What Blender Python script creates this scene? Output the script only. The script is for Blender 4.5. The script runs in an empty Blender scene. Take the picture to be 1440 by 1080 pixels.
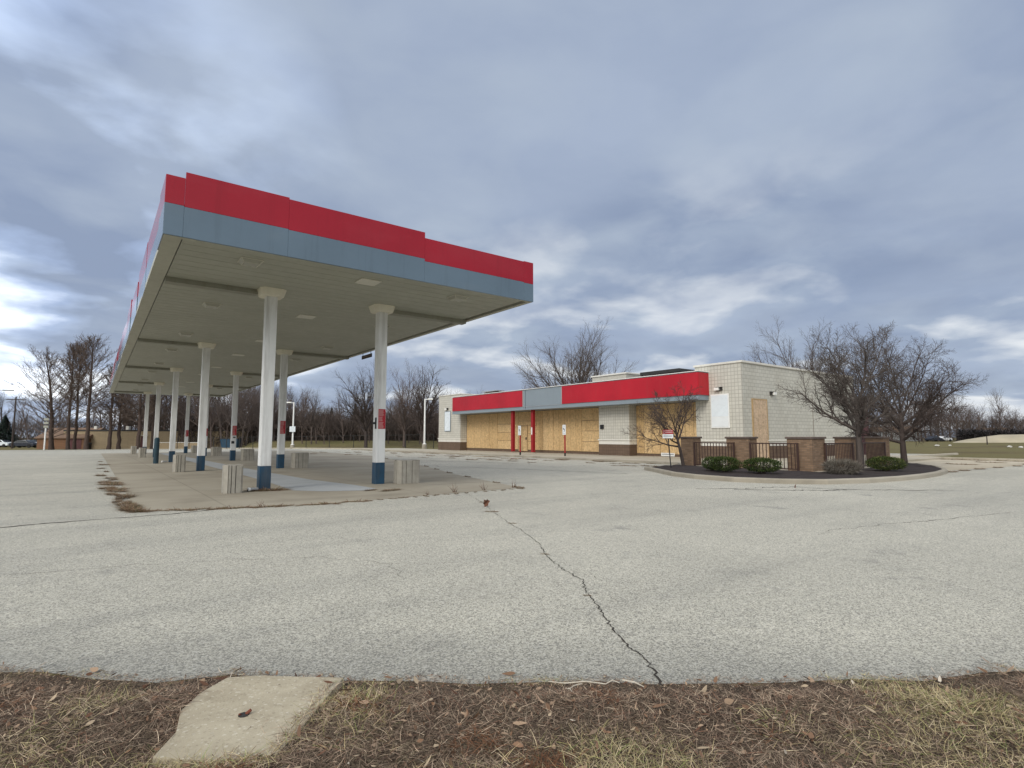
import bpy, bmesh, math, random
import numpy as np
from mathutils import Vector, Matrix, noise

S = bpy.context.scene
COL = S.collection
R = math.radians
random.seed(7)

# ------------------------------------------------------------------ terrain
def g(y):
    if y < 15: return 0.0
    if y < 60: return -0.004 * (y - 15)
    if y < 120: return -0.18 - 0.012 * (y - 60)
    return -0.9
BREAKS = (15.0, 60.0, 120.0)

# camera-independent frame of the far side of the lot (it runs square to this heading)
HD = Vector((math.sin(R(36.85)), math.cos(R(36.85)), 0)); SD = Vector((HD.y, -HD.x, 0))
def far(a, d):            # a = metres sideways per metre of distance
    p = HD * d + SD * (a * d); return p.x, p.y

# ------------------------------------------------------------------ object helpers
def tag(o, label=None, cat=None, group=None, kind=None):
    if label: o['label'] = label
    if cat: o['category'] = cat
    if group: o['group'] = group
    if kind: o['kind'] = kind
    return o
def thing(name, label, cat, loc=(0, 0, 0), rz=0.0, group=None):
    o = bpy.data.objects.new(name, None); COL.objects.link(o)
    o.empty_display_size = 0.2
    o.location = loc; o.rotation_euler = (0, 0, rz)
    return tag(o, label, cat, group)
def dup(root, loc=None, rz=None, label=None, group=None, scale=None):
    def rec(o, par):
        c = o.copy(); COL.objects.link(c)
        if par: c.parent = par
        for ch in o.children: rec(ch, c)
        return c
    kids = list(root.children)
    r = root.copy(); COL.objects.link(r)
    for ch in kids: rec(ch, r)
    if loc is not None: r.location = loc
    if rz is not None: r.rotation_euler = (0, 0, rz)
    if label: r['label'] = label
    if group: r['group'] = group
    if scale is not None: r.scale = scale if hasattr(scale, '__len__') else (scale,) * 3
    return r

class MB:
    def __init__(s, origin=(0, 0, 0)):
        s.v = []; s.f = []; s.m = []; s.o = Vector(origin); s.mi = 0
    def add(s, vs, fs):
        n = len(s.v); s.v += [tuple(Vector(v) - s.o) for v in vs]
        for f in fs: s.f.append(tuple(i + n for i in f)); s.m.append(s.mi)
        return s
    def box(s, a, b):
        x0, y0, z0 = a; x1, y1, z1 = b
        x0, x1 = min(x0, x1), max(x0, x1); y0, y1 = min(y0, y1), max(y0, y1); z0, z1 = min(z0, z1), max(z0, z1)
        return s.add([(x0,y0,z0),(x1,y0,z0),(x1,y1,z0),(x0,y1,z0),(x0,y0,z1),(x1,y0,z1),(x1,y1,z1),(x0,y1,z1)],
                     [(0,3,2,1),(4,5,6,7),(0,1,5,4),(1,2,6,5),(2,3,7,6),(3,0,4,7)])
    def cbox(s, c, sz):
        return s.box([c[i] - sz[i] / 2 for i in range(3)], [c[i] + sz[i] / 2 for i in range(3)])
    def frust(s, c, z0, z1, a0, b0, a1, b1, ch=0.0):   # chamfered frustum (half sizes a,b)
        def ring(a, b, z, k):
            if k <= 0: return [(c[0]-a,c[1]-b,z),(c[0]+a,c[1]-b,z),(c[0]+a,c[1]+b,z),(c[0]-a,c[1]+b,z)]
            return [(c[0]-a+k,c[1]-b,z),(c[0]+a-k,c[1]-b,z),(c[0]+a,c[1]-b+k,z),(c[0]+a,c[1]+b-k,z),
                    (c[0]+a-k,c[1]+b,z),(c[0]-a+k,c[1]+b,z),(c[0]-a,c[1]+b-k,z),(c[0]-a,c[1]-b+k,z)]
        r0 = ring(a0, b0, z0, ch); r1 = ring(a1, b1, z1, ch * a1 / a0); n = len(r0)
        return s.add(r0 + r1, [tuple(range(n - 1, -1, -1)), tuple(range(n, 2 * n))] + [(i, (i+1) % n, n + (i+1) % n, n + i) for i in range(n)])
    def tube(s, p0, p1, r0, r1=None, k=6, cap=True):
        r1 = r0 if r1 is None else r1
        p0 = Vector(p0); p1 = Vector(p1); d = (p1 - p0)
        if d.length < 1e-6: return s
        d.normalize(); u = d.orthogonal().normalized(); w = d.cross(u)
        vs = []
        for p, r in ((p0, r0), (p1, r1)):
            for i in range(k):
                a = 2 * math.pi * i / k; vs.append(p + u * (math.cos(a) * r) + w * (math.sin(a) * r))
        fs = [(i, (i+1) % k, k + (i+1) % k, k + i) for i in range(k)]
        if cap: fs += [tuple(range(k - 1, -1, -1)), tuple(range(k, 2 * k))]
        return s.add(vs, fs)
    def path(s, pts, rs, k=5):
        pts = [Vector(p) for p in pts]; vs = []; n = len(pts)
        u = None
        for i, p in enumerate(pts):
            d = (pts[min(i+1, n-1)] - pts[max(i-1, 0)])
            if d.length < 1e-9: d = Vector((0, 0, 1))
            d.normalize()
            if u is None: u = d.orthogonal().normalized()
            else:
                u = u - d * u.dot(d)
                u = u.normalized() if u.length > 1e-6 else d.orthogonal().normalized()
            w = d.cross(u)
            for j in range(k):
                a = 2 * math.pi * j / k; vs.append(p + (u * math.cos(a) + w * math.sin(a)) * rs[i])
        fs = []
        for i in range(n - 1):
            for j in range(k): fs.append((i*k+j, i*k+(j+1) % k, (i+1)*k+(j+1) % k, (i+1)*k+j))
        return s.add(vs, fs)
    def prism(s, pts, z0, z1, zf=None):
        n = len(pts); f = zf or (lambda y: 0)
        vs = [(p[0], p[1], z0 + f(p[1])) for p in pts] + [(p[0], p[1], z1 + f(p[1])) for p in pts]
        return s.add(vs, [tuple(range(n - 1, -1, -1)), tuple(range(n, 2 * n))] + [(i, (i+1) % n, n + (i+1) % n, n + i) for i in range(n)])
    def build(s, name, mats, parent=None, bevel=0.0, smooth=False):
        me = bpy.data.meshes.new(name); me.from_pydata(s.v, [], s.f)
        mats = mats if isinstance(mats, (list, tuple)) else [mats]
        for m in mats: me.materials.append(m)
        if len(mats) > 1: me.polygons.foreach_set('material_index', s.m)
        if bevel:
            bm = bmesh.new(); bm.from_mesh(me)
            ed = [e for e in bm.edges if len(e.link_faces) == 2 and e.calc_face_angle(0) > 0.5]
            bmesh.ops.bevel(bm, geom=ed, offset=bevel, segments=2, affect='EDGES', profile=0.6, clamp_overlap=True)
            bm.to_mesh(me); bm.free()
        if smooth: me.polygons.foreach_set('use_smooth', [True] * len(me.polygons))
        me.update()
        o = bpy.data.objects.new(name, me); COL.objects.link(o)
        if parent: o.parent = parent
        else: o.location = s.o
        return o

def sheet(name, pts, dz, mat, kind='structure', label=None):
    """flat polygon laid on the terrain, dz above it"""
    bm = bmesh.new(); vs = [bm.verts.new((p[0], p[1], 0)) for p in pts]
    f = bm.faces.new(vs); f.normal_update()
    if f.normal.z < 0: f.normal_flip()
    for b in BREAKS:
        bmesh.ops.bisect_plane(bm, geom=bm.verts[:] + bm.edges[:] + bm.faces[:], plane_co=(0, b, 0), plane_no=(0, 1, 0))
    bmesh.ops.triangulate(bm, faces=bm.faces[:])
    for v in bm.verts: v.co.z = g(v.co.y) + dz
    me = bpy.data.meshes.new(name); bm.to_mesh(me); bm.free(); me.materials.append(mat)
    o = bpy.data.objects.new(name, me); COL.objects.link(o); return tag(o, label, None, None, kind)

# ------------------------------------------------------------------ material helpers
class NT:
    def __init__(s, name):
        s.mat = bpy.data.materials.new(name); s.mat.use_nodes = True
        s.t = s.mat.node_tree; s.n = s.t.nodes; s.n.clear()
        s.out = s.n.new('ShaderNodeOutputMaterial'); s.b = s.n.new('ShaderNodeBsdfPrincipled')
        s.link(s.b.outputs[0], s.out.inputs[0])
    def link(s, a, b): s.t.links.new(a, b)
    def node(s, ty, **kw):
        n = s.n.new(ty)
        for k, v in kw.items(): setattr(n, k, v)
        return n
    def inp(s, n, key, v):
        if hasattr(v, 'is_linked') or hasattr(v, 'links'): s.link(v, n.inputs[key])
        else: n.inputs[key].default_value = v
    def math(s, op, a, b=0.0, c=None, clamp=False):
        n = s.node('ShaderNodeMath', operation=op, use_clamp=clamp)
        s.inp(n, 0, a); s.inp(n, 1, b)
        if c is not None: s.inp(n, 2, c)
        return n.outputs[0]
    def mix(s, f, a, b, mode='MIX'):
        n = s.node('ShaderNodeMix', data_type='RGBA', blend_type=mode)
        n.clamp_factor = True
        for i, v in ((0, f), (6, a), (7, b)):
            if hasattr(v, 'links'): s.link(v, n.inputs[i])
            else: n.inputs[i].default_value = v if i == 0 else ((*v, 1) if len(v) == 3 else v)
        return n.outputs[2]
    def noise(s, vec, scale, detail=4, rough=0.55, dist=0.0, out=0):
        n = s.node('ShaderNodeTexNoise'); s.link(vec, n.inputs['Vector'])
        n.inputs['Scale'].default_value = scale; n.inputs['Detail'].default_value = detail
        n.inputs['Roughness'].default_value = rough; n.inputs['Distortion'].default_value = dist
        return n.outputs[out]
    def vor(s, vec, scale, feature='F1', out=0):
        n = s.node('ShaderNodeTexVoronoi', feature=feature); s.link(vec, n.inputs['Vector']); n.inputs['Scale'].default_value = scale
        return n.outputs[out]
    def ramp(s, f, *stops):
        n = s.node('ShaderNodeValToRGB'); s.link(f, n.inputs[0]); e = n.color_ramp.elements
        while len(e) < len(stops): e.new(0.5)
        for el, (p, c) in zip(e, stops):
            el.position = p; el.color = (*c, 1) if hasattr(c, '__len__') else (c, c, c, 1)
        return n.outputs[0]
    def rng(s, f, a, b, c=0.0, d=1.0):
        n = s.node('ShaderNodeMapRange'); s.link(f, n.inputs[0])
        for i, v in enumerate((a, b, c, d)): n.inputs[i + 1].default_value = v
        return n.outputs[0]
    def pos(s): return s.node('ShaderNodeNewGeometry').outputs['Position']
    def obj(s): return s.node('ShaderNodeTexCoord').outputs['Object']
    def scale(s, vec, sc):
        n = s.node('ShaderNodeMapping'); s.link(vec, n.inputs[0]); n.inputs['Scale'].default_value = sc; return n.outputs[0]
    def xyz(s, v):
        n = s.node('ShaderNodeSeparateXYZ'); s.link(v, n.inputs[0]); return n.outputs
    def comb(s, x, y, z=0.0):
        n = s.node('ShaderNodeCombineXYZ'); s.inp(n, 0, x); s.inp(n, 1, y); s.inp(n, 2, z); return n.outputs[0]
    def bump(s, h, strength=0.3, dist=0.01):
        n = s.node('ShaderNodeBump'); s.link(h, n.inputs['Height']); n.inputs['Strength'].default_value = strength; n.inputs['Distance'].default_value = dist
        s.link(n.outputs[0], s.b.inputs['Normal'])
    def fin(s, col, rough=0.7, spec=0.4, metal=0.0):
        if hasattr(col, 'links'): s.link(col, s.b.inputs['Base Color'])
        else: s.b.inputs['Base Color'].default_value = (*col, 1)
        s.inp(s.b, 'Roughness', rough); s.b.inputs['Specular IOR Level'].default_value = spec; s.b.inputs['Metallic'].default_value = metal
        return s.mat

def paint(name, c, rough=0.5, var=0.12, sc=1.5, dirt=0.0, metal=0.0, spec=0.4, world=False):
    m = NT(name); p = m.pos() if world else m.obj()
    n = m.noise(p, sc, 6, 0.6)
    col = m.mix(m.rng(n, 0.3, 0.7), [x * (1 - var) for x in c], [min(1, x * (1 + var)) for x in c])
    if dirt:
        st = m.noise(m.scale(p, (6, 6, 0.6)), 1.0, 5, 0.6)
        col = m.mix(m.math('MULTIPLY', m.rng(st, 0.5, 0.75), dirt), col, (0.12, 0.1, 0.075))
    fine = m.noise(p, 60, 3, 0.6); m.bump(fine, 0.08, 0.003)
    return m.fin(col, m.rng(m.noise(p, 4, 3), 0.3, 0.7, max(0.05, rough - 0.08), min(1, rough + 0.1)), spec, metal)

def mat_lot():
    m = NT('chip_seal'); p = m.pos()
    sp = m.vor(p, 130, 'F1', 1); sp = m.node('ShaderNodeSeparateColor').inputs[0].node if False else sp
    sc = m.node('ShaderNodeSeparateColor'); m.link(sp, sc.inputs[0]); r = sc.outputs[0]
    n2 = m.noise(p, 75, 3, 0.7)
    stone = m.math('ADD', m.math('MULTIPLY', r, 0.62), m.math('MULTIPLY', n2, 0.5))
    col = m.ramp(stone, (0.18, (0.07, 0.068, 0.062)), (0.42, (0.265, 0.253, 0.205)), (0.60, (0.44, 0.42, 0.34)), (0.92, (0.65, 0.62, 0.515)))
    pit = m.vor(p, 66, 'F1', 1); pc = m.node('ShaderNodeSeparateColor'); m.link(pit, pc.inputs[0])
    col = m.mix(m.rng(pc.outputs[1], 0.82, 0.93, 0, 0.5), col, (0.075, 0.073, 0.07)); col = m.mix(m.rng(pc.outputs[2], 0.86, 0.95, 0, 0.5), col, (0.66, 0.635, 0.55))
    big = m.noise(p, 0.22, 5, 0.6, 0.6)
    mid = m.noise(m.scale(p, (1.0, 1.0, 1)), 0.9, 6, 0.62, 0.4)
    col = m.mix(m.rng(big, 0.35, 0.65, 0.0, 0.75), col, m.mix(1.0, col, (0.74, 0.745, 0.75), 'MULTIPLY'))
    col = m.mix(m.rng(mid, 0.55, 0.74, 0.0, 0.55), col, m.mix(1.0, col, (0.60, 0.61, 0.63), 'MULTIPLY'))
    # long wheel and sealing bands across the lot
    band = m.noise(m.scale(p, (0.09, 0.9, 1)), 1.0, 5, 0.6, 0.3)
    col = m.mix(m.rng(band, 0.5, 0.68, 0, 0.6), col, m.mix(1.0, col, (0.64, 0.65, 0.67), 'MULTIPLY'))
    spots = m.noise(p, 2.4, 5, 0.7, 0.2)
    col = m.mix(m.rng(spots, 0.62, 0.72, 0, 0.6), col, m.mix(1.0, col, (0.5, 0.51, 0.54), 'MULTIPLY'))
    sm = m.noise(m.scale(p, (1.0, 1.0, 1)), 1.15, 3, 0.55, 0.6); col = m.mix(m.rng(sm, 0.66, 0.74, 0, 0.75), col, m.mix(1.0, col, (0.52, 0.53, 0.56), 'MULTIPLY'))
    # darker, washed-out strip of bare stone along the verge
    x = m.xyz(p)
    d = m.math('ADD', m.math('MULTIPLY', x[0], 0.625), m.math('MULTIPLY', x[1], 0.781))
    d = m.math('ADD', d, m.math('MULTIPLY', m.noise(p, 1.7, 4), 0.5))
    col = m.mix(m.rng(d, 3.4, 4.3, 0.75, 0.0), col, m.mix(1.0, col, (0.45, 0.47, 0.51), 'MULTIPLY'))
    m.bump(stone, 0.55, 0.006)
    m.b.inputs['Sheen Weight'].default_value = 0.25; m.b.inputs['Sheen Roughness'].default_value = 0.55; m.b.inputs['Sheen Tint'].default_value = (1, 0.97, 0.9, 1)
    return m.fin(col, 0.85, 0.25)

def mat_concrete(name, a, b, joint=None, grain=0.08, stain=0.35):
    m = NT(name); p = m.pos()
    n = m.noise(p, 0.35, 6, 0.62, 0.5); col = m.mix(m.rng(n, 0.35, 0.65), a, b)
    gn = m.noise(p, 60, 3, 0.7); col = m.mix(m.rng(gn, 0.3, 0.7, 0, grain * 4), col, m.mix(1.0, col, (0.68, 0.68, 0.68), 'MULTIPLY'))
    st = m.noise(m.scale(p, (0.25, 1.2, 1)), 0.8, 6, 0.6, 0.5)
    col = m.mix(m.rng(st, 0.52, 0.72, 0, stain), col, m.mix(1.0, col, (0.5, 0.5, 0.5), 'MULTIPLY'))
    if joint:
        x = m.xyz(p)
        for i, w in joint:
            f = m.math('FRACT', m.math('DIVIDE', x[i], w)); f = m.math('LESS_THAN', m.math('ABSOLUTE', m.math('SUBTRACT', f, 0.5)), 0.02 / w)
            col = m.mix(m.math('MULTIPLY', f, 0.22), col, (0.05, 0.045, 0.035))
    m.bump(gn, 0.25, 0.004)
    return m.fin(col, 0.85, 0.25)

def mat_grassland():
    m = NT('dry_grass_ground'); p = m.pos()
    n = m.noise(p, 0.12, 6, 0.65, 0.4); n2 = m.noise(p, 1.6, 5, 0.7); n3 = m.noise(p, 25, 4, 0.7)
    col = m.ramp(n, (0.32, (0.10, 0.075, 0.042)), (0.5, (0.165, 0.145, 0.065)), (0.68, (0.13, 0.125, 0.05)))
    col = m.mix(m.rng(n2, 0.45, 0.75, 0, 0.7), col, (0.21, 0.175, 0.095))
    col = m.mix(m.rng(n3, 0.4, 0.7, 0, 0.5), col, (0.06, 0.048, 0.03))
    m.bump(n3, 0.6, 0.03)
    return m.fin(col, 0.95, 0.1)

def mat_soil():
    m = NT('thatch_soil'); p = m.pos()
    n = m.noise(p, 2.2, 6, 0.65); n3 = m.noise(p, 90, 5, 0.7)
    col = m.mix(m.rng(n, 0.35, 0.65), (0.13, 0.096, 0.07), (0.20, 0.158, 0.105))
    col = m.mix(m.rng(n3, 0.4, 0.62), (0.03, 0.02, 0.015), col)
    m.bump(n3, 0.9, 0.015)
    return m.fin(col, 0.95, 0.1)

def mat_attr(name, rough=0.8, trans=0.0):
    m = NT(name); a = m.node('ShaderNodeVertexColor'); a.layer_name = 'col'
    m.link(a.outputs[0], m.b.inputs['Base Color']); m.b.inputs['Roughness'].default_value = rough
    m.b.inputs['Specular IOR Level'].default_value = 0.15
    return m.mat

def mat_block(name, bw, bh, off, col, mort, mw=0.014, var=0.1, bumpy=0.4, dirt=0.25, vfade=1.0):
    m = NT(name); p = m.pos(); x = m.xyz(p)
    v = m.comb(m.math('ADD', x[0], x[1]), x[2], 0.0)
    b = m.node('ShaderNodeTexBrick'); m.link(v, b.inputs['Vector']); b.offset = off
    b.inputs['Scale'].default_value = 1; b.inputs['Brick Width'].default_value = bw; b.inputs['Row Height'].default_value = bh
    b.inputs['Mortar Size'].default_value = mw; b.inputs['Mortar Smooth'].default_value = 0.4; b.inputs['Bias'].default_value = 0
    b.inputs['Color1'].default_value = (*[c * (1 - var) for c in col], 1); b.inputs['Color2'].default_value = (*[min(1, c * (1 + var)) for c in col], 1)
    b.inputs['Mortar'].default_value = (*mort, 1)
    c = b.outputs[0]
    st = m.noise(m.scale(p, (1, 1, 0.35)), 1.1, 6, 0.65)
    c = m.mix(m.rng(st, 0.48, 0.75, 0, dirt), c, m.mix(1.0, c, (0.62, 0.58, 0.52), 'MULTIPLY'))
    fn = m.noise(p, 35, 4, 0.7); c = m.mix(m.rng(fn, 0.35, 0.7, 0, 0.18), c, m.mix(1.0, c, (0.6, 0.6, 0.6), 'MULTIPLY'))
    h = m.math('ADD', m.math('MULTIPLY', b.outputs[1], -1.0), m.math('MULTIPLY', fn, 0.35)); m.bump(h, bumpy, 0.008)
    return m.fin(c, 0.85, 0.25)

def mat_osb(name, base=(0.60, 0.425, 0.225)):
    m = NT(name); p = m.pos(); x = m.xyz(p); o = m.obj()
    v = m.comb(m.math('ADD', x[0], x[1]), x[2], 0.0)
    vs = m.scale(v, (22, 7, 1))
    w = m.node('ShaderNodeTexVoronoi'); m.link(vs, w.inputs['Vector']); w.inputs['Scale'].default_value = 1.0; w.inputs['Randomness'].default_value = 1
    sc = m.node('ShaderNodeSeparateColor'); m.link(w.outputs[1], sc.inputs[0])
    v2 = m.scale(v, (6, 20, 1)); w2 = m.vor(v2, 1.0, 'F1', 1); sc2 = m.node('ShaderNodeSeparateColor'); m.link(w2, sc2.inputs[0])
    f = m.math('ADD', m.math('MULTIPLY', sc.outputs[0], 0.6), m.math('MULTIPLY', sc2.outputs[1], 0.4))
    col = m.ramp(f, (0.1, [c * 0.76 for c in base]), (0.45, base), (0.9, [min(1, c * 1.25) for c in base]))
    rv = m.node('ShaderNodeObjectInfo').outputs['Random']
    col = m.mix(m.rng(rv, 0, 1, 0, 0.8), col, m.mix(1.0, col, (0.84, 0.80, 0.73), 'MULTIPLY'))
    sl = m.noise(m.scale(v, (9, 0.35, 1)), 1.0, 4, 0.6); col = m.mix(m.rng(sl, 0.5, 0.72, 0, 0.5), col, m.mix(1.0, col, (0.72, 0.66, 0.56), 'MULTIPLY'))
    st = m.noise(m.scale(p, (1.5, 1.5, 0.4)), 1.0, 5, 0.6)
    col = m.mix(m.rng(st, 0.5, 0.75, 0, 0.35), col, m.mix(1.0, col, (0.75, 0.66, 0.55), 'MULTIPLY'))
    m.bump(f, 0.35, 0.004)
    return m.fin(col, 0.75, 0.3)

def mat_bark(name, a, b):
    m = NT(name); p = m.obj(); n = m.noise(m.scale(p, (1, 1, 0.2)), 9, 5, 0.65)
    rv = m.node('ShaderNodeObjectInfo').outputs['Random']
    col = m.mix(m.rng(n, 0.3, 0.7), a, b); col = m.mix(m.rng(rv, 0, 1, 0.0, 0.5), col, m.mix(1.0, col, (1.25, 1.1, 1.05), 'MULTIPLY'))
    m.bump(n, 0.5, 0.02)
    return m.fin(col, 0.9, 0.15)

M = {}
M['lot'] = mat_lot()
M['pad'] = mat_concrete('forecourt_concrete', (0.30, 0.265, 0.205), (0.40, 0.36, 0.285), ((1, 3.05), (0, 4.2)), 0.06, 0.45)
M['patch'] = mat_concrete('sealed_concrete', (0.36, 0.375, 0.38), (0.44, 0.455, 0.46), None, 0.04, 0.3)
M['walk'] = mat_concrete('sidewalk_concrete', (0.38, 0.34, 0.265), (0.47, 0.43, 0.35), ((1, 1.55),), 0.06, 0.35)
M['kerb'] = mat_concrete('kerb_concrete', (0.30, 0.27, 0.215), (0.40, 0.365, 0.30), None, 0.08, 0.5)
M['apron'] = mat_concrete('apron_concrete', (0.44, 0.385, 0.29), (0.52, 0.46, 0.36), ((0, 4.5), (1, 4.0)), 0.05, 0.25)
def slab_mat():
    m = NT('slab_concrete'); p = m.pos(); n = m.noise(p, 3.2, 6, .65, .4); col = m.mix(m.rng(n, .35, .65), (.34, .295, .215), (.46, .41, .305))
    v = m.vor(p, 95, 'F1', 1); sc = m.node('ShaderNodeSeparateColor'); m.link(v, sc.inputs[0]); col = m.mix(m.rng(sc.outputs[0], .90, .97, 0, .55), col, (.58, .54, .44)); col = m.mix(m.rng(sc.outputs[1], .90, .95, 0, .3), col, (.16, .13, .095))
    st = m.noise(p, 7, 5, .7); col = m.mix(m.rng(st, .55, .75, 0, .6), col, m.mix(1.0, col, (.66, .63, .58), 'MULTIPLY'))
    m.bump(m.noise(p, 90, 4, .7), .5, .005); return m.fin(col, .9, .2)
M['slab'] = slab_mat() if True else mat_concrete('slab_concrete', (0.38, 0.335, 0.25), (0.49, 0.44, 0.335), None, 0.22, 0.4)
M['ground'] = mat_grassland(); M['soil'] = mat_soil()
M['mulch'] = paint('mulch', (0.026, 0.018, 0.016), 0.95, 0.5, 9, world=True)
M['crack'] = paint('crack_fill', (0.035, 0.03, 0.024), 0.95, 0.4, 6, world=True)
def gloss(name, c, fade):
    m = NT(name); p = m.pos(); n = m.noise(p, 0.5, 5, 0.6); col = m.mix(m.rng(n, .3, .7), [v * .92 for v in c], [v * 1.08 for v in c])
    f = m.noise(m.scale(p, (.35, .35, .9)), 1.0, 5, 0.6, 0.5); col = m.mix(m.rng(f, .52, .72, 0, .35), col, fade)
    st = m.noise(m.scale(p, (5, 5, .35)), 1.0, 6, 0.65); col = m.mix(m.rng(st, .55, .8, 0, .4), col, m.mix(1.0, col, (.62, .60, .58), 'MULTIPLY'))
    w = m.noise(p, .9, 2, .5); m.bump(w, .12, .03)
    m.b.inputs['Coat Weight'].default_value = 0.1; m.b.inputs['Coat Roughness'].default_value = 0.1
    return m.fin(col, m.rng(n, .3, .7, .08, .16), 0.28)
M['red'] = gloss('red_panel_paint', (0.34, 0.006, 0.020), (.38, .035, .05))
M['bred'] = paint('red_facade_paint', (0.43, 0.011, 0.024), 0.4, 0.16, 0.35, 0.1)
M['grey'] = gloss('grey_panel_paint', (0.125, 0.18, 0.235), (.18, .22, .25))
M['bgrey'] = paint('grey_facade_paint', (0.23, 0.275, 0.31), 0.42, 0.05, 0.5, 0.08)
M['soffit'] = paint('soffit_paint', (0.365, 0.372, 0.315), 0.5, 0.06, 0.6, 0.12)
M['trim'] = paint('cream_trim_paint', (0.42, 0.42, 0.35), 0.5, 0.08, 0.8, 0.15)
M['beam'] = paint('beam_paint', (0.27, 0.27, 0.225), 0.6, 0.1, 1.0, 0.3)
M['collar'] = paint('collar_paint', (0.72, 0.69, 0.58), 0.55, 0.06, 2, 0.08)
M['colwhite'] = paint('column_white_paint', (0.70, 0.71, 0.70), 0.5, 0.08, 1.2, 0.4)
M['colblue'] = paint('column_blue_paint', (0.011, 0.05, 0.095), 0.45, 0.25, 4, 0.35)
M['steelblue'] = paint('bollard_blue_paint', (0.015, 0.045, 0.065), 0.5, 0.2, 3, 0.15)
M['lens'] = paint('lens_plastic', (0.36, 0.36, 0.31), 0.3, 0.04, 3)
M['lightframe'] = paint('light_frame', (0.56, 0.55, 0.48), 0.4, 0.04, 3)
M['plate'] = paint('cover_plate', (0.62, 0.61, 0.54), 0.5, 0.04, 2)
M['guard'] = paint('weathered_guard', (0.33, 0.31, 0.265), 0.65, 0.15, 5, 0.3)
M['guarddark'] = paint('guard_gap', (0.03, 0.028, 0.025), 0.9)
M['sred'] = paint('sign_red', (0.36, 0.014, 0.024), 0.5)
M['spink'] = paint('sign_faded_print', (0.48, 0.23, 0.22), 0.6)
M['white'] = paint('white_paint', (0.78, 0.78, 0.76), 0.5, 0.05, 2, 0.06)
M['signwhite'] = paint('sign_white', (0.72, 0.75, 0.76), 0.5, 0.05, 3)
M['signgrey'] = paint('sign_grey_print', (0.40, 0.42, 0.45), 0.6)
M['black'] = paint('black_plastic', (0.014, 0.014, 0.016), 0.5)
M['darksteel'] = paint('dark_steel', (0.03, 0.028, 0.026), 0.5, 0.2)
M['railbrown'] = paint('rail_brown_paint', (0.055, 0.03, 0.024), 0.45, 0.15, 4)
M['navy'] = paint('symbol_navy', (0.012, 0.022, 0.05), 0.5)
M['postred'] = paint('post_red_paint', (0.30, 0.012, 0.018), 0.5, 0.12, 3)
M['glass'] = paint('lamp_glass', (0.82, 0.82, 0.78), 0.2, 0.02)
M['panelblue'] = paint('blank_panel_acrylic', (0.70, 0.76, 0.80), 0.3, 0.04, 2)
M['bfront'] = mat_block('scored_block_front', 0.2, 0.2, 0.0, (0.56, 0.545, 0.485), (0.36, 0.345, 0.30), 0.015, 0.05)
M['bside'] = mat_block('painted_block_side', 0.4, 0.2, 0.5, (0.56, 0.55, 0.49), (0.38, 0.37, 0.325), 0.015, 0.05, 0.4, 0.3)
M['bbrown'] = mat_block('brown_block_base', 0.2, 0.2, 0.0, (0.145, 0.10, 0.072), (0.10, 0.07, 0.05), 0.012, 0.08)
M['bledge'] = paint('ledge_paint', (0.68, 0.66, 0.60), 0.6, 0.05, 2, 0.15)
M['brick'] = mat_block('tan_brown_brick', 0.2, 0.067, 0.5, (0.235, 0.155, 0.10), (0.20, 0.15, 0.11), 0.010, 0.22, 0.5, 0.35)
M['cap'] = paint('pillar_cap_stone', (0.13, 0.10, 0.085), 0.8, 0.2, 6)
M['osb'] = mat_osb('osb_board'); M['osbpale'] = mat_osb('osb_board_weathered', (0.58, 0.44, 0.31))
M['timber'] = paint('timber_batten', (0.42, 0.29, 0.15), 0.8, 0.15, 5)
M['roof'] = paint('roof_membrane', (0.3, 0.3, 0.3), 0.9)
M['metalbox'] = mat_block('roof_unit_ribbed', 0.12, 5, 0, (0.52, 0.50, 0.44), (0.36, 0.35, 0.3), 0.012, 0.03)
M['maroon'] = paint('maroon_paint', (0.085, 0.028, 0.03), 0.6, 0.15, 1)
M['galv'] = paint('galvanised', (0.42, 0.43, 0.43), 0.45, 0.1, 3, metal=0.4)
M['barkgrey'] = mat_bark('bark_grey', (0.06, 0.05, 0.045), (0.13, 0.11, 0.098))
M['barkdark'] = mat_bark('bark_dark', (0.045, 0.036, 0.033), (0.09, 0.074, 0.068))
M['barkwood'] = mat_bark('bark_woodland', (0.075, 0.061, 0.056), (0.15, 0.124, 0.112))
M['barkred'] = mat_bark('bark_cypress', (0.05, 0.038, 0.033), (0.10, 0.075, 0.063))
M['twigtan'] = paint('cypress_twigs', (0.11, 0.08, 0.064), 0.9, 0.25, 1.5)
M['brush'] = paint('brush_twigs', (0.062, 0.047, 0.038), 0.95, 0.35, 0.6, world=True)
M['tanwall'] = mat_block('far_tan_wall', 0.4, 0.2, 0.5, (0.36, 0.285, 0.185), (0.30, 0.24, 0.16), 0.012, 0.06)
M['farbrick'] = mat_block('far_orange_brick', 0.2, 0.067, 0.5, (0.20, 0.10, 0.055), (0.18, 0.12, 0.08), 0.01, 0.15)
M['farroof'] = paint('far_shingles', (0.17, 0.11, 0.075), 0.9, 0.2, 2)
M['dirt'] = paint('bare_dirt', (0.40, 0.35, 0.25), 0.95, 0.15, 0.2, world=True)
M['hedge'] = paint('dark_hedge', (0.03, 0.028, 0.03), 0.95, 0.3, 1.2, world=True)
M['leafgreen'] = mat_attr('leaf_colours', 0.6); M['blade'] = mat_attr('blade_colours', 0.8)
M['carwhite'] = paint('car_white', (0.7, 0.72, 0.75), 0.3); M['cardark'] = paint('car_dark', (0.03, 0.035, 0.05), 0.3)
M['carglass'] = paint('car_glass', (0.02, 0.025, 0.03), 0.1); M['tyre'] = paint('tyre', (0.02, 0.02, 0.02), 0.9)
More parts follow.
